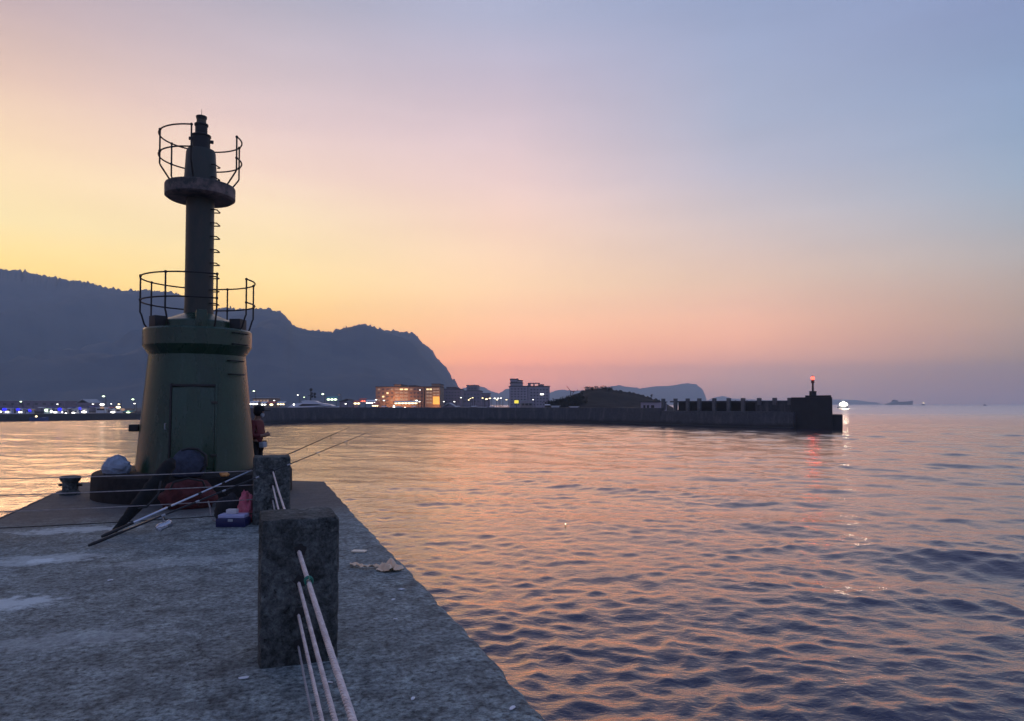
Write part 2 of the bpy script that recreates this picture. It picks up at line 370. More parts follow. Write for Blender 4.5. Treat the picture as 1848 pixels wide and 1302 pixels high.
# ------------------------------------------------------------------ water
def build_water():
    waves = []
    rs = np.random.default_rng(5)
    for lam0, n, slope in ((8.0, 6, .026), (4.4, 9, .040), (2.4, 12, .046), (1.35, 18, .050), (.8, 24, .052), (.46, 26, .052), (.27, 22, .046)):
        for i in range(n):
            lam = lam0 * (2 ** rs.uniform(-.45, .45)); k = 2 * math.pi / lam
            spread = 26 if lam0 > 3 else (38 if lam0 > 1 else 60)
            th = R(-112) + R(rs.normal(0, spread))
            a = slope * math.sqrt(2.0 / n) / k
            waves.append((k * math.cos(th), k * math.sin(th), a, rs.uniform(0, 2 * math.pi), lam))
    def sheet(th0, th1, nth, radii, hi):
        th = np.linspace(th0, th1, nth)
        rr = np.array(radii)[:, None]
        X = rr * np.sin(th)[None, :]; Y = rr * np.cos(th)[None, :]
        Z = np.zeros_like(X); DX = np.zeros_like(X); DY = np.zeros_like(X)
        if hi:
            dr = np.gradient(np.array(radii))[:, None]
            sp = np.maximum(dr, rr * (th[1] - th[0]))
            open_ = np.clip((X + 6) / 26, 0, 1); open_ = open_ * open_ * (3 - 2 * open_)
            gust = .85 + .30 * np.sin(X * .16 + 1.3 + .9 * np.sin(Y * .11)) * np.sin(Y * .19 + X * .07 + .5) + .28 * np.clip((26 - rr) / 18, 0, 1) * open_
            for kx, ky, a, ph, lam in waves:
                att = np.clip((lam / sp - 2.5) / 3.5, 0, 1)
                swell = (.60 + .40 * open_) if lam > 1.0 else (1.9 - .9 * open_)
                aa = a * att * gust * swell
                arg = kx * X + ky * Y + ph
                s, c_ = np.sin(arg), np.cos(arg); kk = math.hypot(kx, ky)
                Z += aa * c_; DX -= aa * kx / kk * s * 1.05; DY -= aa * ky / kk * s * 1.05
        return X + DX, Y + DY, Z + WATER_Z
    radii = [3.0]
    while radii[-1] < 170: radii.append(radii[-1] + max(.022, radii[-1] * .0042))
    while radii[-1] < 6000: radii.append(radii[-1] * 1.035)
    V = []; F = []; off = 0
    for th0, th1, nth, rad, hi in ((R(-50), R(50), 560, radii, True), (R(50), R(310), 60, [.0 + 3.0] + radii[::60], False)):
        X, Y, Z = sheet(th0, th1, nth, rad, hi)
        if hi is False: Z = Z - .02
        V.append(np.stack([X, Y, Z], -1).reshape(-1, 3))
        nr = len(rad); i = np.arange(nr - 1)[:, None] * nth + np.arange(nth - 1)[None, :] + off
        F.append(np.stack([i, i + 1, i + nth + 1, i + nth], -1).reshape(-1, 4)); off += nr * nth
    V = np.concatenate(V).astype(np.float32); F = np.concatenate(F).astype(np.int32)
    me = bpy.data.meshes.new('water')
    me.vertices.add(len(V)); me.vertices.foreach_set('co', V.ravel())
    me.loops.add(F.size); me.loops.foreach_set('vertex_index', F.ravel())
    me.polygons.add(len(F)); me.polygons.foreach_set('loop_start', np.arange(0, F.size, 4, dtype=np.int32))
    me.polygons.foreach_set('loop_total', np.full(len(F), 4, dtype=np.int32))
    me.polygons.foreach_set('use_smooth', np.ones(len(F), dtype=bool))
    me.update(); me.validate()
    m = mat('sea_water', (.006, .012, .022), .05, spec=.5); g = NT(m)
    g.b.inputs['IOR'].default_value = 2.2
    n1 = g.noise(1.15, 4, .55, stretch=(1, 1.7, 1)); n2 = g.noise(7.5, 3, .55, stretch=(1, 1.4, 1))
    n0 = g.noise(.16, 3, .5, stretch=(1, 2.2, 1))
    g.nrm(g.bump(n2, .6, .022, g.bump(n1, .5, .045, g.bump(n0, .2, .4))))
    g.col(g.mix(g.ramp(g.noise(.03, 3), [(.35, 0.0), (.65, 1.0)]), (.011, .019, .056), (.015, .027, .070)))
    # mirror-like towards grazing, nearly black where a wave face turns to the viewer
    t = m.node_tree; b = g.b; nl = b.inputs['Normal'].links[0].from_socket
    b.inputs['Specular IOR Level'].default_value = 0.0; b.inputs['Roughness'].default_value = 1.0
    fr = t.nodes.new('ShaderNodeFresnel'); fr.inputs['IOR'].default_value = 1.333; t.links.new(nl, fr.inputs['Normal'])
    mr = t.nodes.new('ShaderNodeMath'); mr.operation = 'MULTIPLY'; mr.inputs[1].default_value = 1.8; t.links.new(fr.outputs[0], mr.inputs[0])
    mn = t.nodes.new('ShaderNodeMath'); mn.operation = 'MINIMUM'; mn.inputs[1].default_value = .95; t.links.new(mr.outputs[0], mn.inputs[0])
    gl = t.nodes.new('ShaderNodeBsdfGlossy'); gl.inputs['Roughness'].default_value = .16; t.links.new(nl, gl.inputs['Normal'])
    gl.inputs['Color'].default_value = (1.0, .86, .78, 1)
    # wind ripples too small to model widen the reflections of the open water farther out
    ln = t.nodes.new('ShaderNodeVectorMath'); ln.operation = 'LENGTH'; t.links.new(g.tc.outputs['Object'], ln.inputs[0])
    rr_ = t.nodes.new('ShaderNodeMapRange'); t.links.new(ln.outputs['Value'], rr_.inputs[0]); rr_.inputs[1].default_value = 30; rr_.inputs[2].default_value = 420; rr_.inputs[3].default_value = .06; rr_.inputs[4].default_value = .34
    t.links.new(rr_.outputs[0], gl.inputs['Roughness'])
    ms = t.nodes.new('ShaderNodeMixShader'); t.links.new(mn.outputs[0], ms.inputs[0]); t.links.new(b.outputs[0], ms.inputs[1]); t.links.new(gl.outputs[0], ms.inputs[2])
    t.links.new(ms.outputs[0], t.nodes['Material Output'].inputs['Surface'])
    me.materials.append(m)
    o = bpy.data.objects.new('water', me); COL.objects.link(o); tag(o, kind='structure')
build_water()

# ------------------------------------------------------------------ pier
def build_pier():
    corners = [(-14, 1.54), (15.15, 1.40), (15.6, .75), (16.15, -.3), (16.5, -2.2), (16.75, -3.40), (-14, -3.40)]
    pts = []
    for (s0, t0), (s1, t1) in zip(corners, corners[1:] + corners[:1]):
        n = max(2, int(math.hypot(s1 - s0, t1 - t0) / .09))
        for i in range(n):
            u = i / n
            pts.append((s0 + (s1 - s0) * u, t0 + (t1 - t0) * u))
    n = len(pts); cs, ct = 2.0, -1.0
    wob = np.zeros(n)
    for f, a in ((9, .010), (31, .008), (77, .008), (160, .008)): wob += a * np.sin(np.arange(n) * f * 2 * math.pi / n + RNG.uniform(0, 6))
    wob += RNG.normal(0, .006, n)
    def ring(inset, z):
        r = []
        for (s, t), q in zip(pts, wob):
            d = inset + max(-.02, q)
            ss = s - d * (1 if s > 14.9 else (-1 if s < -13.9 else 0))
            tt = t - d * (1 if t > 1.395 else (-1 if t < -3.39 else 0))
            r.append((tt, ss, z))
        return r
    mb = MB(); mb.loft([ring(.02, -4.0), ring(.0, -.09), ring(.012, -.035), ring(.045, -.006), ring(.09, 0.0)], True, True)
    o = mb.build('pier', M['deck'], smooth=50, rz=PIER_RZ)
    tag(o, kind='structure')
build_pier()

def make_post(label, s, t):
    r = thing('rope_post', label, 'post', P(s, t), PIER_RZ, 'square concrete rope posts on the pier')
    mb = MB(); h = .885; a = .238; b = .255
    # closed body; black discs front and back paint the shade of four rope holes
    nx, nz = 6, 26
    rings = []
    for k in range(15):
        z = h * k / 14
        rg = []
        for (x0, y0), (x1, y1) in zip([(-a, -b), (a, -b), (a, b), (-a, b)], [(a, -b), (a, b), (-a, b), (-a, -b)]):
            for i in range(7):
                u = i / 7
                x = x0 + (x1 - x0) * u; y = y0 + (y1 - y0) * u
                jx, jy = random.uniform(-.005, .005), random.uniform(-.005, .005)
                rr = (.955 - abs(random.gauss(0, .022))) if i == 0 else 1.0
                top = .955 if k == 14 else 1.0
                rg.append((x * rr * top + jx, y * rr * top + jy, z if k < 14 else z + random.uniform(-.004, .004)))
        rings.append(rg)
        if k == 13: rings.append([(x * .995, y * .995, h - .018) for x, y, z in rg])
    mb.loft(rings)
    mb.build('shaft', M['post'], r, smooth=40)
    for z in (.70, .51, .315, .125):
        for y in (-b, b):
            e = MB(); q = 14
            sg = 1 if y > 0 else -1
            rr = lambda k: .036 + .006 * math.sin(k * 2.3 + z * 9)
            e.loft([[(rr(k) * math.cos(2 * math.pi * k / q), y + sg * d, z + rr(k) * math.sin(2 * math.pi * k / q)) for k in range(q)] for d in (.007, -.004)])
            e.build('rope_hole_shade', M['black'], r, smooth=30)
    return r
make_post('dark square concrete post in the middle of the pier with ropes running at the viewer', 4.84, .28)
make_post('farther square concrete post beside the pink bag, next to the light tower', 10.25, .24)
make_post('square concrete post at the left end of the rope line across the pier', 9.9, -3.12)

def twisted(name, a, b, r, mname, label, group, sag=0.0, pitch=.075, knot=None):
    a, b = Vector(a), Vector(b); d = b - a; Ln = d.length; t = d.normalized()
    u = t.cross(Vector((0, 0, 1))).normalized(); v = u.cross(t)
    n = int(Ln / pitch * 8); mb = MB()
    for s_ in range(3):
        pts = []
        for i in range(n + 1):
            q = i / n; ph = 2 * math.pi * (Ln * q / pitch + s_ / 3)
            c = a + d * q - Vector((0, 0, 1)) * sag * 4 * q * (1 - q)
            pts.append(c + (u * math.cos(ph) + v * math.sin(ph)) * r * .64)
        mb.tube(pts, r * .43, 5)
    o = mb.build(name, M[mname], smooth=60)
    tag(o, label, 'rope', group)
    if knot:
        kb = MB(); c = a + d * knot
        for i in range(3):
            cc = c + t * (.012 * (i - 1)); kb.tube([cc + (u * math.cos(x) + v * math.sin(x)) * (r * 1.5) for x in [2 * math.pi * j / 14 for j in range(14)]], .006, 6, closed=True)
        kb.tube([c + v * r, c + v * (r + .02) + t * .03, c + v * (r + .008) + t * .07], .004, 5)
        kb.build('twine_knot', M['twine'], o)
    return o
ORD = ['topmost', 'second from the top', 'third from the top', 'lowest']
HZ = (.70, .51, .315, .125)
for i, z in enumerate(HZ):
    twisted('rope', P(4.62, .272, z - .012), P(-.5, .30, z - .02), (.0125, .0105, .0095, .007)[i], 'rope' if i < 3 else 'rope_grey',
            f'{ORD[i]} of the ropes running from the middle post toward the viewer', 'ropes strung between the posts', sag=.02, knot=.155 if i == 0 else None)
for i, z in enumerate(HZ):
    twisted('rope', P(10.05, .25, z), P(5.06, .27, z), .0095, 'rope' if i < 2 else 'rope_grey',
            f'{ORD[i]} of the ropes stretched between the two square posts', 'ropes strung between the posts', sag=.03)
for i, z in enumerate(HZ):
    twisted('rope', P(10.2, .06, z + .0), P(9.9, -2.94, z + .02), .0062, 'rope_grey' if i < 3 else 'black',
            f'{ORD[i]} of the four thin ropes crossing the pier before the light tower', 'ropes strung between the posts', sag=.012, pitch=.05)

# ------------------------------------------------------------------ light tower
def build_tower():
    az0 = math.radians(-23.9); d0 = 12.9 / math.cos(az0)
    X0 = 12.9 * math.tan(az0)
    face = math.atan2(-12.9, -X0)                       # direction from tower to viewer
    def dirv(deg): a = face + R(deg); return Vector((math.cos(a), math.sin(a), 0))   # deg positive = to the viewer's right
    T = thing('light_tower', 'dark green harbour light tower with two railed platforms on the pier end', 'lighthouse', (X0, 12.9, 0))
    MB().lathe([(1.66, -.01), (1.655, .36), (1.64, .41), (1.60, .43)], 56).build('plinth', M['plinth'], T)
    # body with recessed doorway
    n = 96; rows = 40; z0, z1, r0, r1 = .43, 2.46, 1.0, .815
    mb = MB(); rings = []
    for i in range(rows + 1):
        z = z0 + (z1 - z0) * i / rows; r = r0 + (r1 - r0) * i / rows
        rings.append([(r * math.cos(2 * math.pi * k / n), r * math.sin(2 * math.pi * k / n), z) for k in range(n)])
    mb.loft(rings); mb.build('body', M['green'], T)
    # door: flat slab in a frame, facing slightly left of the viewer
    dd = dirv(-4); px = Vector((-dd.y, dd.x, 0))
    def slab(name, w0, zlo, zhi, out0, out1, m_, par, bev=.006, lean=True):
        b = MB()
        def rad(z): return r0 + (r1 - r0) * (z - z0) / (z1 - z0)
        rg = []
        for off in (out0, out1):
            rg.append([dd * (rad(z) * .93 + off) + px * s_ * w0 + Vector((0, 0, z)) for s_, z in ((-1, zlo), (1, zlo), (1, zhi), (-1, zhi))])
        b.loft(rg); return b.build(name, m_, par, bevel=bev)
    dr = slab('door', .335, .48, 1.88, -.05, .055, M['green'], T)
    for s_ in (-1, 1):
        b = MB(); rg = []
        def rad(z): return r0 + (r1 - r0) * (z - z0) / (z1 - z0)
        for off in (-.08, .072):
            rg.append([dd * (rad(z) * .93 + off) + px * (s_ * .355 + q * .016) + Vector((0, 0, z)) for q, z in ((-1, .45), (1, .45), (1, 1.945), (-1, 1.945))])
        b.loft(rg).build('door_frame', M['iron'] if s_ < 0 else M['green'], T, bevel=.004)  # left strip coloured dark to paint the shadow line of the recess
    b = MB(); rg = []
    for off in (-.08, .08): rg.append([dd * (rad(z) * .93 + off) + px * s_ + Vector((0, 0, z)) for s_, z in ((-.337, 1.895), (.337, 1.895), (.337, 1.935), (-.337, 1.935))])
    b.loft(rg).build('door_frame', M['iron'], T, bevel=.004)  # top strip dark likewise: shade of the recessed joint as colour
    for zz in (.72, 1.62):
        c = dd * (rad(zz) * .93 + .066) + px * .33; MB().box((c.x, c.y, zz), (.10, .03, .05), face + R(-4) + math.pi / 2).build('hinge', M['column'], dr, bevel=.004)
    c = dd * (rad(1.15) * .93 + .085) + px * -.27; MB().tube([c + Vector((0, 0, -.06)) - dd * .03, c + Vector((0, 0, -.06)), c + Vector((0, 0, .06)), c + Vector((0, 0, .06)) - dd * .03], .009, 6).build('handle', M['iron'], dr)
    hp = dirv(-30) * (r0 * .965) + Vector((0, 0, 1.22)); MB().tube([hp + Vector((0, 0, -.05)), hp + dirv(-30) * .03 + Vector((0, 0, -.05)), hp + dirv(-30) * .03 + Vector((0, 0, .05)), hp + Vector((0, 0, .05))], .008, 6).build('door_hasp', M['roof_sheet'], T)
    MB().lathe([(.80, 2.455), (.905, 2.61), (.915, 2.63), (.915, 2.90), (.89, 2.93)], 72).build('cornice', M['green'], T, smooth=18)
    MB().lathe([(.67, 2.931), (.66, 3.06), (.64, 3.08), (.25, 3.235), (.24, 3.26)], 48).build('cone_roof', M['green'], T, smooth=18)
    for dg, wdt in ((-62, .22), (62, .27), (150, .2)):
        p = dirv(dg) * .74; MB().box((p.x, p.y, 3.03), (.2, wdt, .2), face + R(dg)).build('ballast_block', M['black'], T, bevel=.01)
    p = dirv(4) * .58; MB().box((p.x, p.y, 3.09), (.22, .19, .30), face + R(4), .92).build('cable_box', M['green'], T, bevel=.008)
    MB().lathe([(.255, 3.2), (.243, 3.4), (.240, 5.38)], 40).build('column', M['column'], T)
    MB().lathe([(.25, 5.33), (.55, 5.335), (.598, 5.37), (.60, 5.56), (.59, 5.582)], 64).build('platform', M['platform'], T, smooth=18)
    MB().lathe([(.298, 5.58), (.285, 5.62), (.252, 6.20), (.235, 6.25), (.17, 6.27)], 40).build('lantern_base', M['column'], T)
    ln = MB().lathe([(.155, 6.262), (.155, 6.50), (.17, 6.505), (.17, 6.53), (.13, 6.55), (.105, 6.56), (.105, 6.70), (.12, 6.71), (.12, 6.74), (.10, 6.75)], 28).build('lantern', M['black'], T)
    MB().lathe([(.085, 6.748), (.083, 6.83), (.085, 6.835)], 24).build('lens', M['glass_lamp'], ln)
    MB().lathe([(.088, 6.834), (.095, 6.86), (.095, 6.885), (.06, 6.90)], 24).build('cap', M['black'], ln)
    MB().tube([(0, 0, 6.895), (.002, 0, 7.02)], .004, 5).build('spike', M['iron'], ln)
    for dg in (95, -80, 200):
        p = dirv(dg) * .175; MB().box((p.x, p.y, 6.44), (.07, .05, .05), face + R(dg)).build('bracket', M['black'], ln)
    # railings: two ring rails with a gap, posts that kink inward at the foot
    def railing(name, rad, ztop, zmid, zfoot, rfoot, gap0, gap1, posts, par):
        root = MB()
        for z in (ztop, zmid):
            m_ = 60; a0, a1 = gap1, gap0 + 360
            root.tube([dirv(a0 + (a1 - a0) * i / m_) * rad + Vector((0, 0, z)) for i in range(m_ + 1)], .014, 7)
        o = root.build(name, M['iron'], par)
        for dg in posts:
            d_ = dirv(dg); rf = rad
            pb = MB().tube([d_ * rad + Vector((0, 0, ztop + .015)), d_ * rad + Vector((0, 0, zmid)), d_ * rad + Vector((0, 0, zfoot + .28)),
                            d_ * (rad - .02) + Vector((0, 0, zfoot + .24)), d_ * (rfoot + .03) + Vector((0, 0, zfoot + .07)), d_ * rfoot + Vector((0, 0, zfoot + .03)), d_ * rfoot + Vector((0, 0, zfoot - .02))], .015, 7)
            for z in (ztop, zmid):
                c = d_ * rad; pb.ball((c.x, c.y, z), .026, 6)
            pb.build('rail_post', M['iron'], o)
    railing('lower_railing', .96, 3.84, 3.42, 2.92, .86, 17, 54, (17, 54, 100, 148, 192, 237, 282, 327), T)
    railing('upper_railing', .70, 6.47, 6.08, 5.58, .53, -13, 58, (-13, 58, 108, 165, 226, 287), T)
    # climbing rungs: on the body and up the column, on the viewer's right
    def rung(z, r, half, outb, dg=47):
        dl = dirv(dg); lx = Vector((-dl.y, dl.x, 0)); b = MB(); c = dl * r
        b.tube([c * .96 - lx * half + Vector((0, 0, z)), c - lx * half + dl * outb * .8 + Vector((0, 0, z)), c - lx * (half * .85) + dl * outb + Vector((0, 0, z)),
                c + lx * (half * .85) + dl * outb + Vector((0, 0, z)), c + lx * half + dl * outb * .8 + Vector((0, 0, z)), c * .96 + lx * half + Vector((0, 0, z))], .0115, 6)
        b.build('rung', M['iron'], T)
    for z in (2.12, 2.36): rung(z, r0 + (r1 - r0) * (z - z0) / (z1 - z0), .17, .07)
    for z in (2.60 + .05, 2.85): rung(z, .915, .17, .06)
    z = 3.42
    while z < 5.2: rung(z, .222, .12, .10, 74); z += .245
    for z in (5.72, 5.95): rung(z, .27, .11, .05, 60)
    # meter box on the far-left flank
    p = dirv(-97) * 1.02; MB().box((p.x, p.y, 1.17), (.15, .26, .125), face + R(-97)).build('meter_box', M['black'], T, bevel=.006)
build_tower()

# ------------------------------------------------------------------ mountains and hills
def interp(profile, x):
    xs = [p[0] for p in profile]; ys = [p[1] for p in profile]
    return np.interp(x, xs, ys)
def vnoise(x, y, seed, octs=5, f0=1.0):
    rs = np.random.default_rng(seed); z = np.zeros_like(x); a = 1.0; f = f0
    for _ in range(octs):
        for _ in range(4):
            th = rs.uniform(0, math.pi * 2); z += a * .35 * np.sin(f * (x * math.cos(th) + y * math.sin(th)) * rs.uniform(.7, 1.4) + rs.uniform(0, 6.3) + .8 * np.sin(f * .6 * (x * math.sin(th) - y * math.cos(th))))
        a *= .52; f *= 2.1
    return z
def terrain(name, profile, px0, px1, n, Yf, Yr, Yb, base, rough, seed, m, crest=2.0, power=1.15, gully=.1, kind='structure', rows=46):
    px = np.linspace(px0, px1, n); u = (px - 924) / 1280
    q = np.concatenate([np.linspace(0, 1, rows), np.linspace(1.08, 2, 10)])
    top = np.maximum(1.6 + (729 - interp(profile, px)) / 1280 * Yr, base)
    U, Q = np.meshgrid(u, q)
    Yc = np.where(Q <= 1, Yf + (Yr - Yf) * Q, Yr + (Yb - Yr) * (Q - 1))
    X = U * Yc
    g_ = np.where(Q <= 1, Q ** power, np.clip(1 - (Q - 1) ** 2 * 1.0, 0, 1))
    nz = vnoise(X, Yc, seed, 5, rough)
    mid = np.clip(Q * (1 - Q) * 4, 0, 1) * (Q <= 1)
    H = (top - base)[None, :]
    Z = base + H * g_ + H * gully * nz * mid
    lim = 1.6 + (top[None, :] - 1.6) / Yr * Yc
    Z = np.where((Q < 1) & (H > 1), np.minimum(Z, lim), Z)
    jag = RNG.normal(0, 1, (1, n)); jag = np.abs(np.convolve(jag[0], [.3, 1, .6], 'same'))[None, :] + .4 * RNG.normal(0, 1, (1, n))
    Z = np.where((Q > .93) & (Q < 1.15) & (H > 4), Z + crest * jag, Z)
    V = np.stack([X, Yc, Z], -1).reshape(-1, 3); nr = len(q)
    F = []
    for i in range(nr - 1):
        for j in range(n - 1):
            F.append((i * n + j, i * n + j + 1, (i + 1) * n + j + 1, (i + 1) * n + j))
    mb = MB(); mb.v = [tuple(p) for p in V]; mb.f = F; mb.mi = [0] * len(F)
    o = mb.build(name, m, smooth=70); tag(o, kind=kind); return o
MOUNT = [(-900, 500), (-500, 480), (-250, 474), (-100, 478), (0, 487), (25, 489), (50, 493), (80, 500), (110, 504), (140, 508), (170, 514), (195, 521), (215, 525), (255, 524), (300, 527), (320, 532), (345, 545), (370, 562), (388, 561), (398, 556), (430, 559), (470, 558), (488, 560), (505, 565), (517, 574), (526, 586), (538, 593), (560, 597), (580, 600), (598, 601), (620, 593), (640, 588), (655, 586), (672, 590), (690, 596), (720, 600), (742, 602), (752, 608), (760, 618), (776, 630), (786, 645), (795, 655), (805, 664), (814, 680), (822, 693), (830, 702), (840, 716), (850, 733)]
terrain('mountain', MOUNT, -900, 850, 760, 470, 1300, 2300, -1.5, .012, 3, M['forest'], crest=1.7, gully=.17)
FAR1 = [(780, 735), (800, 712), (838, 700), (850, 697), (872, 699), (885, 706), (900, 711), (913, 703), (928, 701), (945, 706), (970, 715), (994, 709), (1010, 704), (1040, 706), (1070, 704), (1085, 701), (1115, 696), (1135, 699), (1155, 702), (1180, 698), (1210, 697), (1238, 692), (1256, 694), (1266, 701), (1272, 712), (1277, 729)]
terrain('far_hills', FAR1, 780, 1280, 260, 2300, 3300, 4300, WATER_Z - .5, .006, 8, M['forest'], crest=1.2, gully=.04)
FAR2 = [(1262, 730), (1285, 719), (1305, 715), (1318, 719), (1335, 721), (1380, 722), (1420, 723), (1470, 722), (1510, 721.5), (1545, 722), (1568, 726), (1582, 726.5), (1590, 729.5)]
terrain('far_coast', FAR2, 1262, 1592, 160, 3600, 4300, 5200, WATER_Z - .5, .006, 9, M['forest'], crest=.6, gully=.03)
MOUND = [(985, 731), (1000, 727), (1020, 720), (1040, 714), (1052, 708), (1064, 704), (1082, 702.5), (1100, 703.5), (1122, 707), (1145, 711), (1165, 716), (1185, 721.5), (1200, 728), (1215, 736)]
terrain('mound', MOUND, 985, 1215, 120, 176, 235, 300, -1.5, .25, 12, M['hill'], crest=.22, gully=.06, rows=30)
mb = MB(); mb.prism([(-330, 250), (-120, 252), (-60, 250), (24, 196), (42, 178), (74, 310), (110, 560), (-600, 620)], -3.6, -1.15)
tag(mb.build('harbour_ground', M['quay'], smooth=0), kind='structure')

# ------------------------------------------------------------------ trees
def make_tree(label, loc, h, wdt, seed, group, leaves=260):
    rs = random.Random(seed)
    r = thing('tree', label, 'tree', loc, 0, group)
    tb = MB(); lean = rs.uniform(-.05, .05) * h
    tb.tube([(0, 0, -.3), (lean * .4, 0, h * .35), (lean, 0, h * .7)], [h * .03, h * .022, h * .01], 6)
    tips = []
    for k in range(5):
        a = rs.uniform(0, 6.3); z = h * rs.uniform(.35, .62)
        tip = Vector((lean + math.cos(a) * wdt * .3, math.sin(a) * wdt * .3, z + h * rs.uniform(.1, .28)))
        tb.tube([(lean * .6, 0, z), tip], [h * .012, h * .004], 5); tips.append(tip)
    tb.build('trunk', M['trunk'], r)
    cb = MB()
    tips += [Vector((lean, 0, h * .85)), Vector((lean * .5 + wdt * .2, 0, h * .42)), Vector((lean * .5 - wdt * .2, .1, h * .40)), Vector((lean * .5, -wdt * .15, h * .5))]
    for _ in range(leaves):
        c = rs.choice(tips); q = Vector((rs.gauss(0, .16) * wdt, rs.gauss(0, .16) * wdt, rs.gauss(0, .085) * h)); p = c + q
        s_ = h * rs.uniform(.03, .06); e = Euler((rs.uniform(0, 3), rs.uniform(0, 3), rs.uniform(0, 3))).to_matrix()
        cb._add([p + e @ Vector(v) * s_ for v in ((-1, -.6, 0), (1, -.6, .2), (1, .6, 0), (-1, .6, -.2))], [(0, 1, 2, 3)])
    cb.build('crown', M['leaf'], r, smooth=0)
    return r
ORD2 = ['first', 'second', 'third', 'fourth', 'fifth', 'sixth', 'seventh', 'eighth']
tree_px = [(1053, 708), (1061, 703), (1068, 704), (1078, 701), (1089, 701), (1099, 703)]
for i, (px, py) in enumerate(tree_px):
    p = at(px, py, 234); make_tree(f'small dark tree on the mound crest, {ORD2[i]} from the town', (p.x, 234, p.z - 1.0), random.uniform(1.6, 2.1), random.uniform(2.0, 2.6), 40 + i, 'trees on the mound crest', 330)
for i, (px, py) in enumerate([(994, 724), (1002, 722), (1010, 721), (1017, 719), (1025, 718), (1033, 714), (1041, 714), (1047, 712)]):
    Y = 205; p = at(px, py, Y); g0 = -1.15
    make_tree(f'leafy dark tree in the row beside the mound, {ORD2[i]} from the grey block', (p.x, Y, g0), p.z - g0 + .3, 3.4, 60 + i, 'row of trees beside the mound', 330)
p = at(1176, 717.5, 222)
make_tree('lone thin shrub standing out on the long bare slope of the mound', (p.x, 222, p.z - .5), 1.6, .7, 91, 'trees on the mound crest', 90)

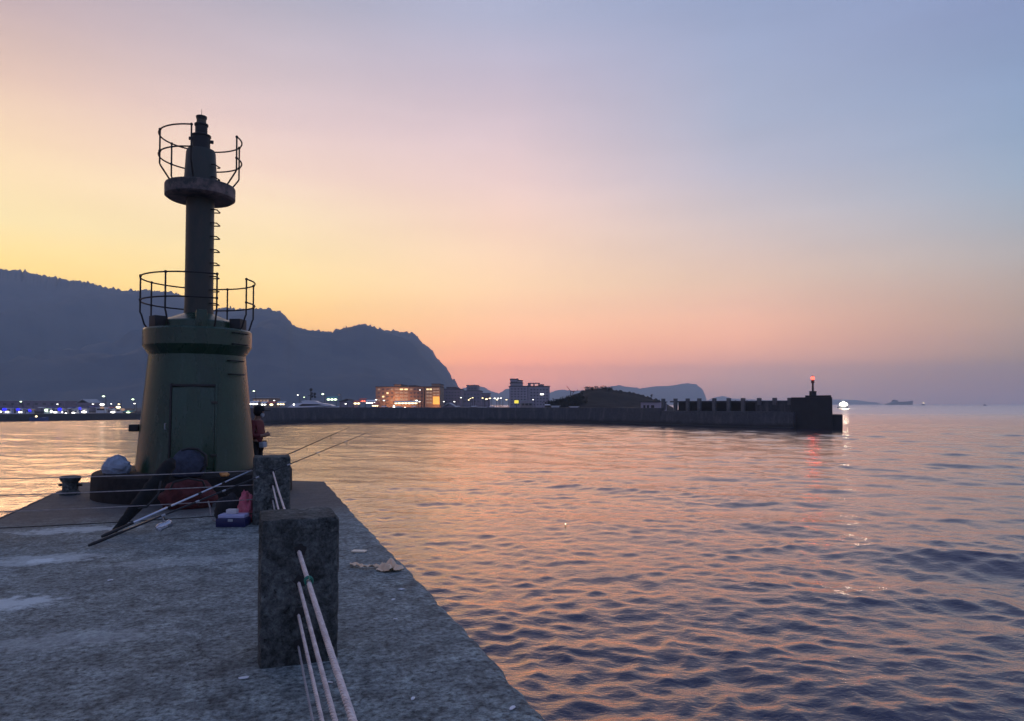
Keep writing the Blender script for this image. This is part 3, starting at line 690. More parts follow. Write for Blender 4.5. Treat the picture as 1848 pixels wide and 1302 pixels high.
# ------------------------------------------------------------------ breakwater with its parapet and beacon
def build_breakwater():
    B = thing('breakwater', 'long dark concrete breakwater with pillared parapet across the harbour mouth', 'breakwater', (0, 0, 0))
    wl = [(1430, 775), (1350, 773), (1230, 769.5), (1190, 768), (1100, 765.2), (1000, 763.4), (830, 762), (650, 762), (560, 763), (490, 765.5), (440, 769.5), (418, 774)]
    pts = [Vector((at(px, 729, 4.2 * 1280 / (py - 729)).x, 4.2 * 1280 / (py - 729))) for px, py in wl]
    # subdivide
    fine = []
    for a, b in zip(pts, pts[1:]):
        n = max(1, int((b - a).length / 4))
        for i in range(n): fine.append(a + (b - a) * i / n)
    fine.append(pts[-1])
    def nrm(i, L_):
        d = (L_[min(i + 1, len(L_) - 1)] - L_[max(i - 1, 0)]).normalized(); n = Vector((-d.y, d.x))
        return n if n.dot(L_[i]) > 0 else -n
    def sweep(name, L_, sec, m, jit=.05, z_of=None):
        rings = []
        for i, p in enumerate(L_):
            n = nrm(i, L_); rings.append([(p.x + n.x * o, p.y + n.y * o, z + (random.uniform(-jit, jit) if z > -2 else 0)) for o, z in sec])
        return MB().loft(rings).build(name, m, B, smooth=25)
    k = next(i for i, p in enumerate(fine) if (p - pts[3]).length < .01)
    right, left = fine[:k + 1], fine[k:]
    sweep('apron', right, [(0, -3.6), (.25, -.9), (.5, .24), (3.2, .26), (3.2, -3.6)], M['seawall'], .04)
    sweep('sea_wall', left, [(0, -3.6), (.3, -.4), (.5, .74), (1.3, .76), (1.35, 0), (7, 0), (7, -3.6)], M['seawall'], .035)
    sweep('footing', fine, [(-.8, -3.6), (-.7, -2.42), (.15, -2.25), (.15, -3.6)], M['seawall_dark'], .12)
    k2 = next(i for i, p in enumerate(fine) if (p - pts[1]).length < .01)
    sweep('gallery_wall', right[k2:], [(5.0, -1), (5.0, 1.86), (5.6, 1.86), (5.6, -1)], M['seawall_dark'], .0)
    sweep('parapet_beam', right, [(2.75, 1.84), (2.75, 2.12), (5.7, 2.14), (5.7, 1.862)], M['seawall'], .01)
    sweep('end_wall', right[:k2 + 1], [(2.8, -1), (2.8, 1.838), (5.6, 1.838), (5.6, -1)], M['seawall'], .0)
    # pillars along the parapet
    for j, px in enumerate((1425, 1398, 1370, 1341, 1315, 1289, 1262, 1241, 1219, 1197)):
        u = (px - 924) / 1280
        best = min(range(len(right)), key=lambda i: abs((right[i].x + nrm(i, right).x * 2.6) / (right[i].y + nrm(i, right).y * 2.6) - u))
        n = nrm(best, right); p = right[best] + n * 2.62
        # slide along the wall so that spacing follows the photograph
        d = Vector((-n.y, n.x)); tt = (u * p.y - p.x) / (d.x - u * d.y) if abs(d.x - u * d.y) > 1e-6 else 0; p = p + d * tt
        MB().box((p.x, p.y, 1.43 if j > 2 else 2.0), (.62, .55, 2.36 if j > 2 else 1.22), math.atan2(n.y, n.x) - math.pi / 2).build('pillar', M['seawall_pale'], B, bevel=.03)
    # head block
    c0, c1 = at(1427, 729, 118.2), at(1502, 729, 113.5); dv = Vector((.41, .912)) * 7
    poly = [(c0.x, c0.y), (c1.x, c1.y), (c1.x + dv.x, c1.y + dv.y), (c0.x + dv.x, c0.y + dv.y)]
    hb = MB(); rings = []
    for z, gs in ((-3.6, 1.0), (-1, .998), (2.60, .99), (2.66, .98)):
        cx = sum(p[0] for p in poly) / 4; cy = sum(p[1] for p in poly) / 4
        rings.append([(cx + (x - cx) * gs, cy + (y - cy) * gs, z) for x, y in poly])
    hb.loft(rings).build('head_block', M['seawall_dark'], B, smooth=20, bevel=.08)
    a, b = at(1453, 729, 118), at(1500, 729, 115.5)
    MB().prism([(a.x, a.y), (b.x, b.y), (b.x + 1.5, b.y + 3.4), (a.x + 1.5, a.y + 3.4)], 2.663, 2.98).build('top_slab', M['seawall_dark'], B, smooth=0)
    a, b = at(1501.5, 729, 114), at(1520, 729, 113.4)
    MB().prism([(a.x + .02, a.y + .3), (b.x, b.y), (b.x + 2.2, b.y + 4.8), (a.x + 2.2, a.y + 5)], -3.6, -.16).build('landing_step', M['seawall_dark'], B, smooth=0, bevel=.06)
    # small service hut at the town end of the parapet
    return right, nrm
right, nrmf = build_breakwater()
p = at(1181, 740, 152)
hut = thing('service_hut', 'low pale concrete hut at the foot of the mound behind the breakwater', 'hut', (p.x, 153, .0), R(-38))
MB().box((0, 0, .75), (4.6, 3, 2.3)).build('wall', M['wall_grey'], hut, bevel=.03)
MB().box((0, 0, 1.98), (4.9, 3.3, .16)).build('roof', M['roof_dark'], hut)
MB().box((.55, -1.52, .55), (.7, .06, 1.5)).build('door', M['window'], hut)
for x in (-1.4, -.55): MB().box((x, -1.52, 1.0), (.5, .06, .6)).build('window', M['window'], hut)

def red_beacon():
    p = at(1467, 729, 117.5)
    B = thing('beacon', 'slim red beacon lamp glowing on the breakwater head', 'beacon', (p.x, p.y, 2.98))
    MB().lathe([(.56, .0), (.54, .55), (.58, .56), (.58, .68), (.3, .72)], 20).build('base', M['iron'], B)
    MB().lathe([(.17, .7), (.15, 2.0), (.30, 2.2), (.30, 2.3)], 16).build('column', M['iron'], B)
    lp = MB().lathe([(.2, 2.3), (.22, 2.45), (.3, 2.5), (.3, 2.55)], 16).build('lantern', M['iron'], B)
    MB().ball((0, 0, 2.86), .33, 8).build('lamp', glow('red_beacon_glow', (1, .10, .07), 3.2), lp)
    MB().lathe([(.3, 3.18), (.05, 3.3)], 16).build('cap', M['iron'], lp)
    ld = bpy.data.lights.new('beacon_light', 'POINT'); ld.energy = 90; ld.color = (1, .12, .08); ld.shadow_soft_size = .4
    lo = bpy.data.objects.new('beacon_light', ld); COL.objects.link(lo); lo.parent = B; lo.location = (-.35, -.6, 2.86)
red_beacon()

# people: skinned skeletons
def skinned(name, verts, edges, radii, m, parent=None, levels=1, root=0):
    me = bpy.data.meshes.new(name); me.from_pydata(verts, edges, [])
    o = bpy.data.objects.new(name, me); COL.objects.link(o)
    sk = o.modifiers.new('skin', 'SKIN'); sk.use_smooth_shade = True
    for i, r_ in enumerate(radii):
        me.skin_vertices[0].data[i].radius = r_ if isinstance(r_, tuple) else (r_, r_)
    me.skin_vertices[0].data[root].use_root = True
    ss = o.modifiers.new('sub', 'SUBSURF'); ss.levels = levels; ss.render_levels = levels
    dg = bpy.context.evaluated_depsgraph_get(); dg.update()
    nm = bpy.data.meshes.new_from_object(o.evaluated_get(dg))
    o.modifiers.clear(); o.data = nm; nm.name = name
    nm.materials.clear(); nm.materials.append(m)
    nm.polygons.foreach_set('use_smooth', [True] * len(nm.polygons))
    if parent is not None: o.parent = parent
    return o
M['dark_cloth'] = mat('dark_clothes', (.012, .012, .016), .9)
M['far_person'] = mat('distant_dark_clothes', (.02, .02, .026), .9)
fp_v = [(0, 0, .92), (0, 0, 1.15), (0, 0, 1.42), (0, 0, 1.52), (0, 0, 1.66), (.1, 0, .88), (.11, .02, .48), (.11, 0, .06), (.13, -.1, .03), (-.1, 0, .88), (-.11, .02, .48), (-.11, 0, .06), (-.13, -.1, .03), (.2, 0, 1.38), (.24, -.02, 1.1), (.2, -.14, .9), (-.2, 0, 1.38), (-.24, -.02, 1.1), (-.2, -.14, .9)]
fp_e = [(0, 1), (1, 2), (2, 3), (3, 4), (0, 5), (5, 6), (6, 7), (7, 8), (0, 9), (9, 10), (10, 11), (11, 12), (2, 13), (13, 14), (14, 15), (2, 16), (16, 17), (17, 18)]
fp_r = [.14, .13, .13, .06, .105, .09, .065, .045, .04, .09, .065, .045, .04, .065, .045, .035, .065, .045, .035]
far_first = [None]
def far_person(px, Y, z, label, rz):
    p = at(px, 729, Y)
    if far_first[0] is None:
        o = skinned('person', fp_v, fp_e, fp_r, M['far_person']); far_first[0] = o
    else:
        o = far_first[0].copy(); COL.objects.link(o)
    o.location = (p.x, Y, z); o.rotation_euler = (0, 0, rz)
    tag(o, label, 'person', 'people along the breakwater parapet')
for px, off, lab in ((1200, 7, 'tiny dark figure standing by the first parapet pillar from the mound'), (1238, 8, 'tiny dark figure standing just before the third parapet pillar from the mound'),
                     (1246, 8, 'tiny dark figure standing just after the third parapet pillar from the mound'), (1268, 8, 'tiny dark figure close beside the fourth parapet pillar from the mound'),
                     (1310, 8, 'tiny dark figure close before the sixth parapet pillar from the mound'), (1327, 6, 'tiny upright figure midway between the sixth and seventh parapet pillars from the mound'),
                     (1348, 6, 'tiny upright figure standing just past the seventh parapet pillar from the mound'), (1378, 8, 'tiny dark figure standing just past the eighth parapet pillar from the mound')):
    u = (px - 924) / 1280
    best = min(range(len(right)), key=lambda i: abs(right[i].x / right[i].y - u)); Yp = right[best].y + 6.4
    far_person(px, Yp, .62 if off == 6 else .42, lab, random.uniform(-1, 1))
# deck behind the parapet that carries them
walk = []
for i, q in enumerate(right):
    if i < 4: continue
    n = nrmf(i, right); walk.append([(q.x + n.x * o, q.y + n.y * o, z) for o, z in ((5.62, -3.6), (5.62, .5), (11, .5), (11, -3.6))])
tag(MB().loft(walk).build('breakwater_walkway', M['seawall'], smooth=0), kind='structure')

# ------------------------------------------------------------------ the angler beside the tower
def angler():
    s = .87
    A = thing('person', 'person in dark red jacket and dark cap standing beside the light tower, hands together', 'person', at(462.5, 729, 13.9) * 1.0, R(-8))
    A.location.z = 0
    # faces +x; skeleton in metres of a 1.72 m figure scaled by s
    skin_m = mat('skin', (.30, .17, .12), .6); jac = mat('dark_red_jacket', (.11, .008, .012), .75); tro = mat('black_trousers', (.008, .008, .010), .9)
    V = []; E = []; Rr = []
    def add(p, r_, frm=None):
        V.append(tuple(c * s for c in p)); Rr.append(r_ * s)
        if frm is not None: E.append((frm, len(V) - 1))
        return len(V) - 1
    pel = add((0, 0, .95), .13); wa = add((.01, 0, 1.10), .12, pel); ch = add((.0, 0, 1.30), .14, wa); nb = add((.02, 0, 1.46), .07, ch); nk = add((.05, 0, 1.53), .055, nb); hd = add((.085, 0, 1.63), .095, nk); ht = add((.08, 0, 1.72), .075, hd)
    nose = add((.19, 0, 1.62), .018, hd)
    hands = {}
    for sg in (-1, 1):
        hip = add((0, sg * .10, .92), .095, pel); kn = add((.03, sg * .11, .50), .062, hip); an = add((-.01, sg * .11, .09), .042, kn); ft = add((.13, sg * .12, .04), .04, an)
        sh = add((0, sg * .19, 1.40), .068, ch); eb = add((.03, sg * .25, 1.12), .05, sh); wr = add((.21, sg * .10, 1.13), .033, eb); pa = add((.27, sg * .055, 1.15), .034, wr)
        for k in range(4):
            f1 = add((.315 - .01 * abs(k - 1), sg * .045, 1.172 - k * .017), .0095, pa); f2 = add((.33 - .012 * abs(k - 1), sg * .015, 1.17 - k * .017), .0085, f1)
        th = add((.275, sg * .03, 1.20), .011, pa); add((.30, sg * .018, 1.215), .009, th)
    skinned('body', V, E, Rr, skin_m, A, 2)
    def sub(idx, names, name, m, grow):
        pass
    # jacket: torso and sleeves, a little outside the body
    jv = [(0, 0, .93), (.01, 0, 1.10), (0, 0, 1.30), (.015, 0, 1.45), (0, .19, 1.41), (.03, .255, 1.12), (.19, .11, 1.13), (0, -.19, 1.41), (.03, -.255, 1.12), (.19, -.11, 1.13)]
    je = [(0, 1), (1, 2), (2, 3), (2, 4), (4, 5), (5, 6), (2, 7), (7, 8), (8, 9)]
    jr = [.165, .155, .172, .088, .088, .07, .048, .088, .07, .048]
    skinned('jacket', [tuple(c * s for c in v) for v in jv], je, [x * s for x in jr], jac, A, 2)
    tv = [(0, 0, .98), (0, .10, .90), (.03, .11, .50), (-.01, .11, .12), (0, -.10, .90), (.03, -.11, .50), (-.01, -.11, .12)]
    te = [(0, 1), (1, 2), (2, 3), (0, 4), (4, 5), (5, 6)]
    skinned('trousers', [tuple(c * s for c in v) for v in tv], te, [x * s for x in (.155, .12, .082, .07, .12, .082, .07)], tro, A, 2)
    for sg in (-1, 1):
        skinned('boot', [tuple(c * s for c in v) for v in ((-.03, sg * .11, .14), (-.02, sg * .115, .055), (.16, sg * .125, .045))], [(0, 1), (1, 2)], [x * s for x in (.055, .055, .042)], M['dark_cloth'], A, 1)
    z = 1.66 * s; x = .075 * s
    MB().ball((x - .012, 0, z), .118 * s, 9, (1, .95, .95)).build('hair', mat('black_hair', (.008, .007, .008), .7), A)
    cp = MB().lathe([(.122 * s, z + .015), (.124 * s, z + .05), (.105 * s, z + .105), (.05 * s, z + .128), (.01, z + .132)], 20, (x, 0, 0)).build('cap', M['dark_cloth'], A)
    MB().loft([[(x + .09 * s + dx, sg * wv, z + .025 - dz + th) for sg, wv, dx, dz in ((-1, .085, 0, 0), (1, .085, 0, 0), (1, .05, .13, .012), (-1, .05, .13, .012))] for th in (0, .012)]).build('peak', M['dark_cloth'], cp)
    MB().ball((x + .075 * s, 0, 1.59 * s), .062 * s, 7, (.75, 1, .95)).build('face_mask', mat('white_mask', (.42, .44, .48), .8), A)
    MB().box((.20 * s, -.04, .925 * s), (.09, .20, .11), R(6)).build('waist_pouch', mat('pale_pouch', (.32, .34, .38), .8), A, bevel=.02)
angler()

# ------------------------------------------------------------------ things lying on the pier
def blob(name, m, parent, c, sz, seed, amp=.12, n=18, fl=.0, loc=None, f0=5.0, kn=None):
    """a soft wrinkled sack: a ball pushed about by noise, flattened underneath"""
    rings = []
    rs = np.random.default_rng(seed)
    ks = [(rs.normal(0, 1, 3) * f0 * (1 + k * .8), rs.uniform(0, 6.3), 1.0 / (1 + k)) for k in range(7)]
    m_ = 2 * n
    for i in range(n + 1):
        rg = []
        for j in range(m_):
            th = math.pi * i / n; ph = 2 * math.pi * j / m_
            d = np.array([math.sin(th) * math.cos(ph), math.sin(th) * math.sin(ph), -math.cos(th)])
            w_ = 1 + amp * sum(a * math.sin(float(k_ @ d) + p_) for k_, p_, a in ks) * .6
            if kn and d[2] > .35: w_ *= 1 + kn * (d[2] - .35) ** 2
            x, y, z = d * w_
            z = max(z, -.62)
            rg.append((c[0] + x * sz[0], c[1] + y * sz[1], c[2] + (z + .62) * sz[2]))
        rings.append(rg)
    return MB().loft(rings).build(name, m, parent, smooth=80, loc=loc)
def cloth_mat(name, a, b, scl=9, rough=.8, wr=.02):
    m = mat(name, a, rough, spec=.3); g = NT(m)
    g.col(g.mix(g.ramp(g.noise(scl, 6, .65), [(.35, 0.0), (.65, 1.0)]), a, b)); g.nrm(g.bump(g.noise(scl * 2.5, 5, .6, dist=1.5), .8, wr)); return m
pb = at(213, 853, 12.0); pb.z = .43
o = blob('plastic_bag', cloth_mat('white_plastic', (.42, .48, .58), (.28, .33, .42), 8, .4, .04), None, (0, 0, 0), (.215, .17, .165), 3, .16, 22, loc=(pb.x, pb.y, .425), kn=.35)
tag(o, 'pale blue-white plastic bag sitting on the round plinth of the light tower', 'bag')
# mooring bollard
q = P(14.45, -3.02); t_ = thing('mooring_bollard', 'stubby iron mooring bollard on the far corner of the pier', 'bollard', q)
MB().lathe([(.17, -.01), (.15, .04), (.125, .08), (.125, .22), (.155, .25), (.165, .29), (.15, .325), (.06, .335)], 28).build('head', M['post'], t_)
MB().tube([q * 0 + Vector((-.2, 0, .17)), Vector((.2, 0, .17))], .022, 8).build('cross_pin', M['iron'], t_)
# backpack on the plinth, maroon duffel in front of it
bp = at(341, 858, 11.42); bpk = thing('backpack', 'slate grey backpack propped against the green tower door', 'bag', (bp.x, bp.y, .43), R(24))
blob('pack', cloth_mat('slate_fabric', (.055, .065, .10), (.032, .038, .06), 14), bpk, (0, 0, 0), (.26, .15, .27), 6, .07, 18)
MB().tube([(.16, -.06, .06), (.27, -.08, .18), (.26, -.06, .34), (.14, -.04, .44), (.0, -.02, .45), (-.1, -.02, .42)], .022, 8).build('strap', M['black'], bpk)
dp = at(348, 897, 11.05); df = thing('duffel_bag', 'maroon duffel bag on the pier against the round plinth', 'bag', (dp.x, dp.y - .1, 0), R(22))
blob('sack', cloth_mat('maroon_fabric', (.13, .028, .028), (.06, .014, .016), 10), df, (0, 0, 0), (.40, .20, .27), 9, .10, 20)
MB().tube([(-.25, -.14, .30), (-.2, -.18, .42), (0, -.18, .47), (.2, -.18, .42), (.25, -.14, .30)], .016, 7).build('handle', M['black'], df)
gp = at(407, 858, 11.5); o = blob('orange_glint', mat('amber_glint', (.62, .28, .08), .35, .2), None, (0, 0, 0), (.07, .04, .05), 12, .25, 10, loc=(gp.x, gp.y, .425))  # added lump imitates an orange glint by its shape and colour
tag(o, 'small amber lump standing for a glint on the plinth edge beside the backpack', 'glint')
# rod bag leaning on the ropes
a, b = Vector((-4.92, 8.84, .03)), Vector((-4.55, 9.55, .85))
d = (b - a); n_ = 26; pts = []; rr = []
for i in range(n_ + 1):
    u = i / n_; pts.append(a + d * u + Vector((0, 0, -.03 * math.sin(u * math.pi))) + Vector((random.uniform(-.006, .006), 0, 0))); rr.append((.035 + .055 * min(1, u * 2.2)) * (1 if u < .93 else 1 - (u - .93) * 7) * random.uniform(.95, 1.05))
rb = thing('rod_bag', 'long black rod bag leaning diagonally against the thin ropes', 'bag', (0, 0, 0))
MB().tube(pts, rr, 14).build('sleeve', cloth_mat('black_nylon', (.012, .014, .016), (.006, .007, .008), 12), rb, smooth=60)
MB().tube([pts[8] + Vector((.1, -.08, .02)), pts[10] + Vector((.16, -.1, -.02)), pts[15] + Vector((.16, -.1, -.04)), pts[18] + Vector((.1, -.08, .02))], .014, 7).build('strap', M['black'], rb)

def rod(label, p0, d, k1, r0, m_main, reel_k=None, bright=False):
    r_ = thing('fishing_rod', label, 'fishing rod', p0)
    d = Vector(d); Ln = d.length * k1
    t = d.normalized(); u = t.cross(Vector((0, 0, 1))).normalized(); v = u.cross(t)
    f = lambda q: t * (Ln * q)
    MB().tube([f(0), f(.015), f(.05), f(.052), f(.10)], [r0 * .8, r0 * 1.15, r0 * 1.1, r0 * .95, r0 * .9], 10).build('grip', M['black'], r_)
    m = 14; pts = [f(.10 + .9 * i / m) for i in range(m + 1)]
    MB().tube(pts[:9], [r0 * (.80 - .62 * i / m) for i in range(9)], 10).build('blank', m_main, r_)
    MB().tube(pts[8:], [r0 * (.80 - .62 * i / m) for i in range(8, m + 1)], 8).build('tip', M['black'], r_)  # outer half coloured dark, a painted silhouette against the bright water
    for q in (.22, .33, .42, .54, .66, .78, .9):
        MB().tube([f(q - .006), f(q + .006)], r0 * (1.0 - .75 * q), 10).build('ferrule', M['black'] if bright else M['roof_sheet'], r_)
        c = f(q) - v * (r0 + .018); MB().tube([c + (t.cross(u) * 0 + u * math.cos(x) + v * math.sin(x)) * .017 for x in [2 * math.pi * j / 12 for j in range(12)]], .0025, 5, closed=True).build('line_guide', M['iron'], r_)
    if reel_k:
        c = f(reel_k)
        rl = MB().tube([c - v * .01, c - v * .09], .012, 7).tube([c - t * .05 - v * .012, c + t * .05 - v * .012], .008, 7)
        chrome = mat('reel_metal', (.5, .5, .53), .25, .9)
        b = rl.build('reel', chrome, r_)
        c2 = c - v * .12
        MB().tube([c2 - t * .10, c2 - t * .06, c2 + t * .02, c2 + t * .06, c2 + t * .08], [.03, .052, .040, .05, .03], 14).build('spool', chrome, b)
        MB().tube([c2, c2 + u * .09, c2 + u * .10 - t * .08], .008, 6).ball(tuple(c2 + u * .10 - t * .09), .022, 6).build('crank', M['roof_sheet'], b)
silver = mat('silver_rod_blank', (.55, .58, .66), .22, .5)
carbon = mat('carbon_rod_blank', (.02, .02, .024), .3, .2)
rod('silver fishing rod propped on the rope line, passing behind the farther post', (-4.85, 8.43, .03), (1.432, 1.72, .75), 1.6, .019, silver, None, True)
rod('black fishing rod with a reel, passing in front of the farther post', (-4.69, 7.9, .03), (1.56, 1.4, .69), 1.674, .017, carbon, .215)

# tackle box, pink bag, black bag by the second post
tb = at(424, 949, 9.35); tk = thing('tackle_box', 'dark blue tackle box with a pale lid on the pier', 'tackle box', (tb.x, tb.y, 0), R(2))
navy = mat('navy_plastic', (.012, .014, .075), .35); MB().box((0, 0, .055), (.38, .22, .11)).build('tray', navy, tk, bevel=.012)
MB().box((0, .01, .135), (.34, .20, .045)).build('lid', mat('pale_lilac_plastic', (.42, .42, .62), .35), tk, bevel=.01)
MB().box((0, -.113, .09), (.06, .012, .03)).build('latch', M['roof_sheet'], tk)
wb = at(422, 928, 9.36); o = MB().box((0, 0, .0), (.135, .1, .06)).build('bait_tub', mat('white_tub', (.6, .55, .56), .5), None, bevel=.012, loc=(wb.x, wb.y + .0, .189)); tag(o, 'small white tub standing on the tackle box lid', 'tub')
bb = at(418, 946, 9.75); o = blob('black_bag', M['dark_cloth'], None, (0, 0, 0), (.20, .14, .22), 15, .12, 16, loc=(bb.x, bb.y, 0)); tag(o, 'black soft bag behind the tackle box and beside the pink bag', 'bag')
pk = at(446, 942, 9.62); pkm = cloth_mat('pink_plastic', (.9, .26, .32), (.7, .12, .19), 12, .35, .05)
o = blob('pink_bag', pkm, None, (0, 0, 0), (.10, .10, .235), 21, .2, 20, loc=(pk.x, pk.y, 0), kn=.3); tag(o, 'crumpled pink plastic bag against the foot of the farther post', 'bag')
# loose rope tail by the lines
e0 = at(378, 901, 9.75); e0.z = .28
o = MB().tube([(e0.x, e0.y, .27), (e0.x + .03, e0.y, .18), (e0.x + .05, e0.y - .02, .08), (e0.x + .10, e0.y - .05, .02), (e0.x + .19, e0.y - .08, .012)], .011, 8).build('rope_tail', M['rope_grey'], None); tag(o, 'loose tail of rope drooping from the thin ropes beside the tackle box', 'rope end')

# beige rag, card, and scraps
def rag():
    p = at(690, 1026, 1.6 * 1280 / (1026 - 729)); m = cloth_mat('beige_paper', (.95, .72, .50), (.85, .58, .38), 20, .8, .01)
    r_ = thing('crumpled_paper', 'crumpled beige strip of paper near the pier edge', 'paper', (p.x, p.y, .006), R(12))
    rs = np.random.default_rng(4); nu, nv = 28, 7; V = []; F = []
    for i in range(nu):
        for j in range(nv):
            u = i / (nu - 1); v = j / (nv - 1) - .5
            wd = .07 + .035 * math.sin(u * 9)
            V.append((-.30 + .36 * u, .17 - .20 * u + .03 * math.sin(u * 12) + v * wd, .006 + .022 * abs(math.sin(u * 17 + v * 4)) + .008 * rs.uniform()))
    for i in range(nu - 1):
        for j in range(nv - 1): F.append((i * nv + j, (i + 1) * nv + j, (i + 1) * nv + j + 1, i * nv + j + 1))
    b = MB(); b.v = V; b.f = F; b.mi = [0] * len(F); o = b.build('strip', m, r_, smooth=25)
    V = []; F = []; n = 15
    for i in range(n):
        for j in range(n):
            x, y = i / (n - 1) - .5, j / (n - 1) - .5; k = 1 - .5 * (abs(x) + abs(y))
            V.append((.08 + x * .36 * k + rs.uniform(-.008, .008), -.04 + y * .30 * k + rs.uniform(-.008, .008), .004 + .11 * max(0, .5 - abs(x) - abs(y) * .6) * (1.2 + math.sin(x * 20 + y * 13)) + rs.uniform(0, .012)))
    for i in range(n - 1):
        for j in range(n - 1): F.append((i * n + j, (i + 1) * n + j, (i + 1) * n + j + 1, i * n + j + 1))
    b = MB(); b.v = V; b.f = F; b.mi = [0] * len(F); b.build('wad', m, r_, smooth=25)
rag()
p = at(650, 995, 1.6 * 1280 / (995 - 729)); o = MB().box((0, 0, .011), (.15, .085, .014)).build('card', mat('cream_card', (.9, .74, .55), .7), None, bevel=.003, loc=(p.x, p.y, .002), rz=R(-8)); tag(o, 'small flat cream card lying on the pier above the crumpled paper', 'card')
scr = mat('white_scrap', (.72, .72, .74), .7)
for px, py, sz, lab in ((446, 1219, .035, 'tiny white scrap left of the rope bundle below the middle post'), (925, 1272, .03, 'tiny white scrap by the pier edge close to the viewer'),
                        (748, 1256, .022, 'tiny white scrap right of the ropes close to the viewer'), (727, 1062, .032, 'tiny white scrap just below the crumpled beige paper'),
                        (712, 1080, .022, 'tiny white scrap a little farther below the crumpled beige paper'), (716, 1115, .022, 'tiny pale scrap beside the right flank of the middle post'),
                        (600, 1227, .022, 'tiny white scrap between the ropes below the middle post'), (205, 1046, .03, 'tiny pale scrap on the open pier left of the middle post')):
    Yp = 1.6 * 1280 / (py - 729); p = at(px, py, Yp)
    V = [(random.uniform(.7, 1.2) * sz * math.cos(a_), random.uniform(.5, .8) * sz * .7 * math.sin(a_), .003 + random.uniform(0, .006)) for a_ in [k * math.pi / 3.5 for k in range(7)]]
    b = MB(); b.loft([V, [(x * .95, y * .95, z + .004) for x, y, z in V]]); o = b.build('paper_scrap', scr, None, smooth=0, loc=(p.x, p.y, .0), rz=random.uniform(0, 3))
    tag(o, lab, 'scrap', 'white scraps on the pier')
# fishing float
Yp = 4.2 * 1280 / (952 - 729); p = at(1020, 952, Yp); fl = thing('fishing_float', 'thin fishing float with a pale glowing tip on the water', 'float', (p.x, p.y, WATER_Z))
MB().tube([(0, 0, -.1), (0, 0, .04), (0, 0, .12)], [.012, .018, .006], 10).build('stem', mat('float_body', (.5, .3, .1), .4), fl)
MB().ball((0, 0, .14), .02, 6).build('tip', glow('float_tip', (1, .95, .6), 3), fl)

# ------------------------------------------------------------------ town, boats and lamps of the harbour
GZ = -1.15
def building(name, label, cat, boxes, Y, depth, wall, roof='roof_dark', wins=(), rz=0.0, parapet=True, cx=None, bottom=None):
    """boxes: (px0, px1, ytop) blocks side by side or stacked; wins: (px0, px1, py0, py1, material)"""
    px0 = min(b[0] for b in boxes); px1 = max(b[1] for b in boxes); c = at((px0 + px1) / 2, 729, Y)
    T = thing(name, label, cat, (c.x, Y, GZ))
    for i, b in enumerate(boxes):
        x0, x1 = at(b[0], 729, Y).x - c.x, at(b[1], 729, Y).x - c.x
        z1 = 1.6 + (729 - b[2]) / 1280 * Y - GZ; z0 = -.3 if len(b) < 4 else 1.6 + (729 - b[3]) / 1280 * Y - GZ
        dp = depth * (1 - .06 * i); y0 = .07 * i
        MB().box(((x0 + x1) / 2, y0 + dp / 2, (z0 + z1) / 2), (x1 - x0, dp, z1 - z0)).build('wall', M[wall], T, smooth=0)
        MB().box(((x0 + x1) / 2, y0 + dp / 2, z1 + .15), (x1 - x0 + .5, dp + .5, .3)).build('roof', M[roof], T, smooth=0)
    for (a, b_, y0, y1, mk) in wins:
        x0, x1 = at(a, 729, Y).x - c.x, at(b_, 729, Y).x - c.x
        z1 = 1.6 + (729 - y0) / 1280 * Y - GZ; z0 = 1.6 + (729 - y1) / 1280 * Y - GZ
        MB().box(((x0 + x1) / 2, -.03, (z0 + z1) / 2), (x1 - x0, .1, z1 - z0)).build('window', M[mk], T, smooth=0)
    return T
# hall lit orange
def grid(x0, x1, nx, y0, y1, ny, f, mk, skip=lambda i, j: False):
    r_ = []
    for i in range(nx):
        for j in range(ny):
            if skip(i, j): continue
            a = x0 + (x1 - x0) * (i + .5 - f / 2) / nx; b = x0 + (x1 - x0) * (i + .5 + f / 2) / nx
            c = y0 + (y1 - y0) * (j + .28) / ny; d_ = y0 + (y1 - y0) * (j + .72) / ny
            r_.append((a, b, c, d_, mk(i, j) if callable(mk) else mk))
    return r_
rs = random.Random(3)
wins = grid(712, 737, 3, 700, 724, 4, .75, lambda i, j: 'L_winwarm' if j == 0 and i > 0 else 'L_windim') + grid(680, 711, 4, 700, 726, 4, .5, lambda i, j: 'L_winwarm' if (i, j) in ((2, 1), (1, 2)) else ('L_windim' if (i + j) % 3 == 0 else 'dim_window')) + grid(739, 764, 4, 700, 726, 4, .6, lambda i, j: 'L_windim' if (i, j) in ((0, 0), (1, 3)) else 'dim_window')
T = building('apartment_block', 'wide four storey block glowing orange in the middle, below the mountain', 'building', [(678, 765, 699), (711, 723, 695, 699), (738, 750, 697, 699)], 330, 22, 'wall_tan', wins=wins)
def flood(T, x, y, z, e, c):
    ld = bpy.data.lights.new('floodlight', 'POINT'); ld.energy = e; ld.color = c; ld.shadow_soft_size = .5
    lo = bpy.data.objects.new('floodlight', ld); COL.objects.link(lo); lo.parent = T; lo.location = (x, y, z)
flood(T, at(722, 0, 330).x - T.location.x - 2, -6, 4.5, 2600, (1, .42, .16)); flood(T, at(732, 0, 330).x - T.location.x, -6, 1.5, 1500, (1, .42, .16))
wins = grid(769, 780, 2, 700, 730, 5, .8, lambda i, j: 'L_winwarm' if j == 0 else 'L_windim') + grid(781, 793, 2, 700, 715, 3, .8, 'L_windim') + [(781.5, 793, 716, 730, 'L_orange')]
T = building('apartment_block', 'narrow block with an orange lit hall at its foot', 'building', [(767, 794, 699), (779, 794, 694, 699)], 320, 18, 'wall_tan', wins=wins)
flood(T, 2.5, -5, 3.0, 1500, (1, .42, .12))
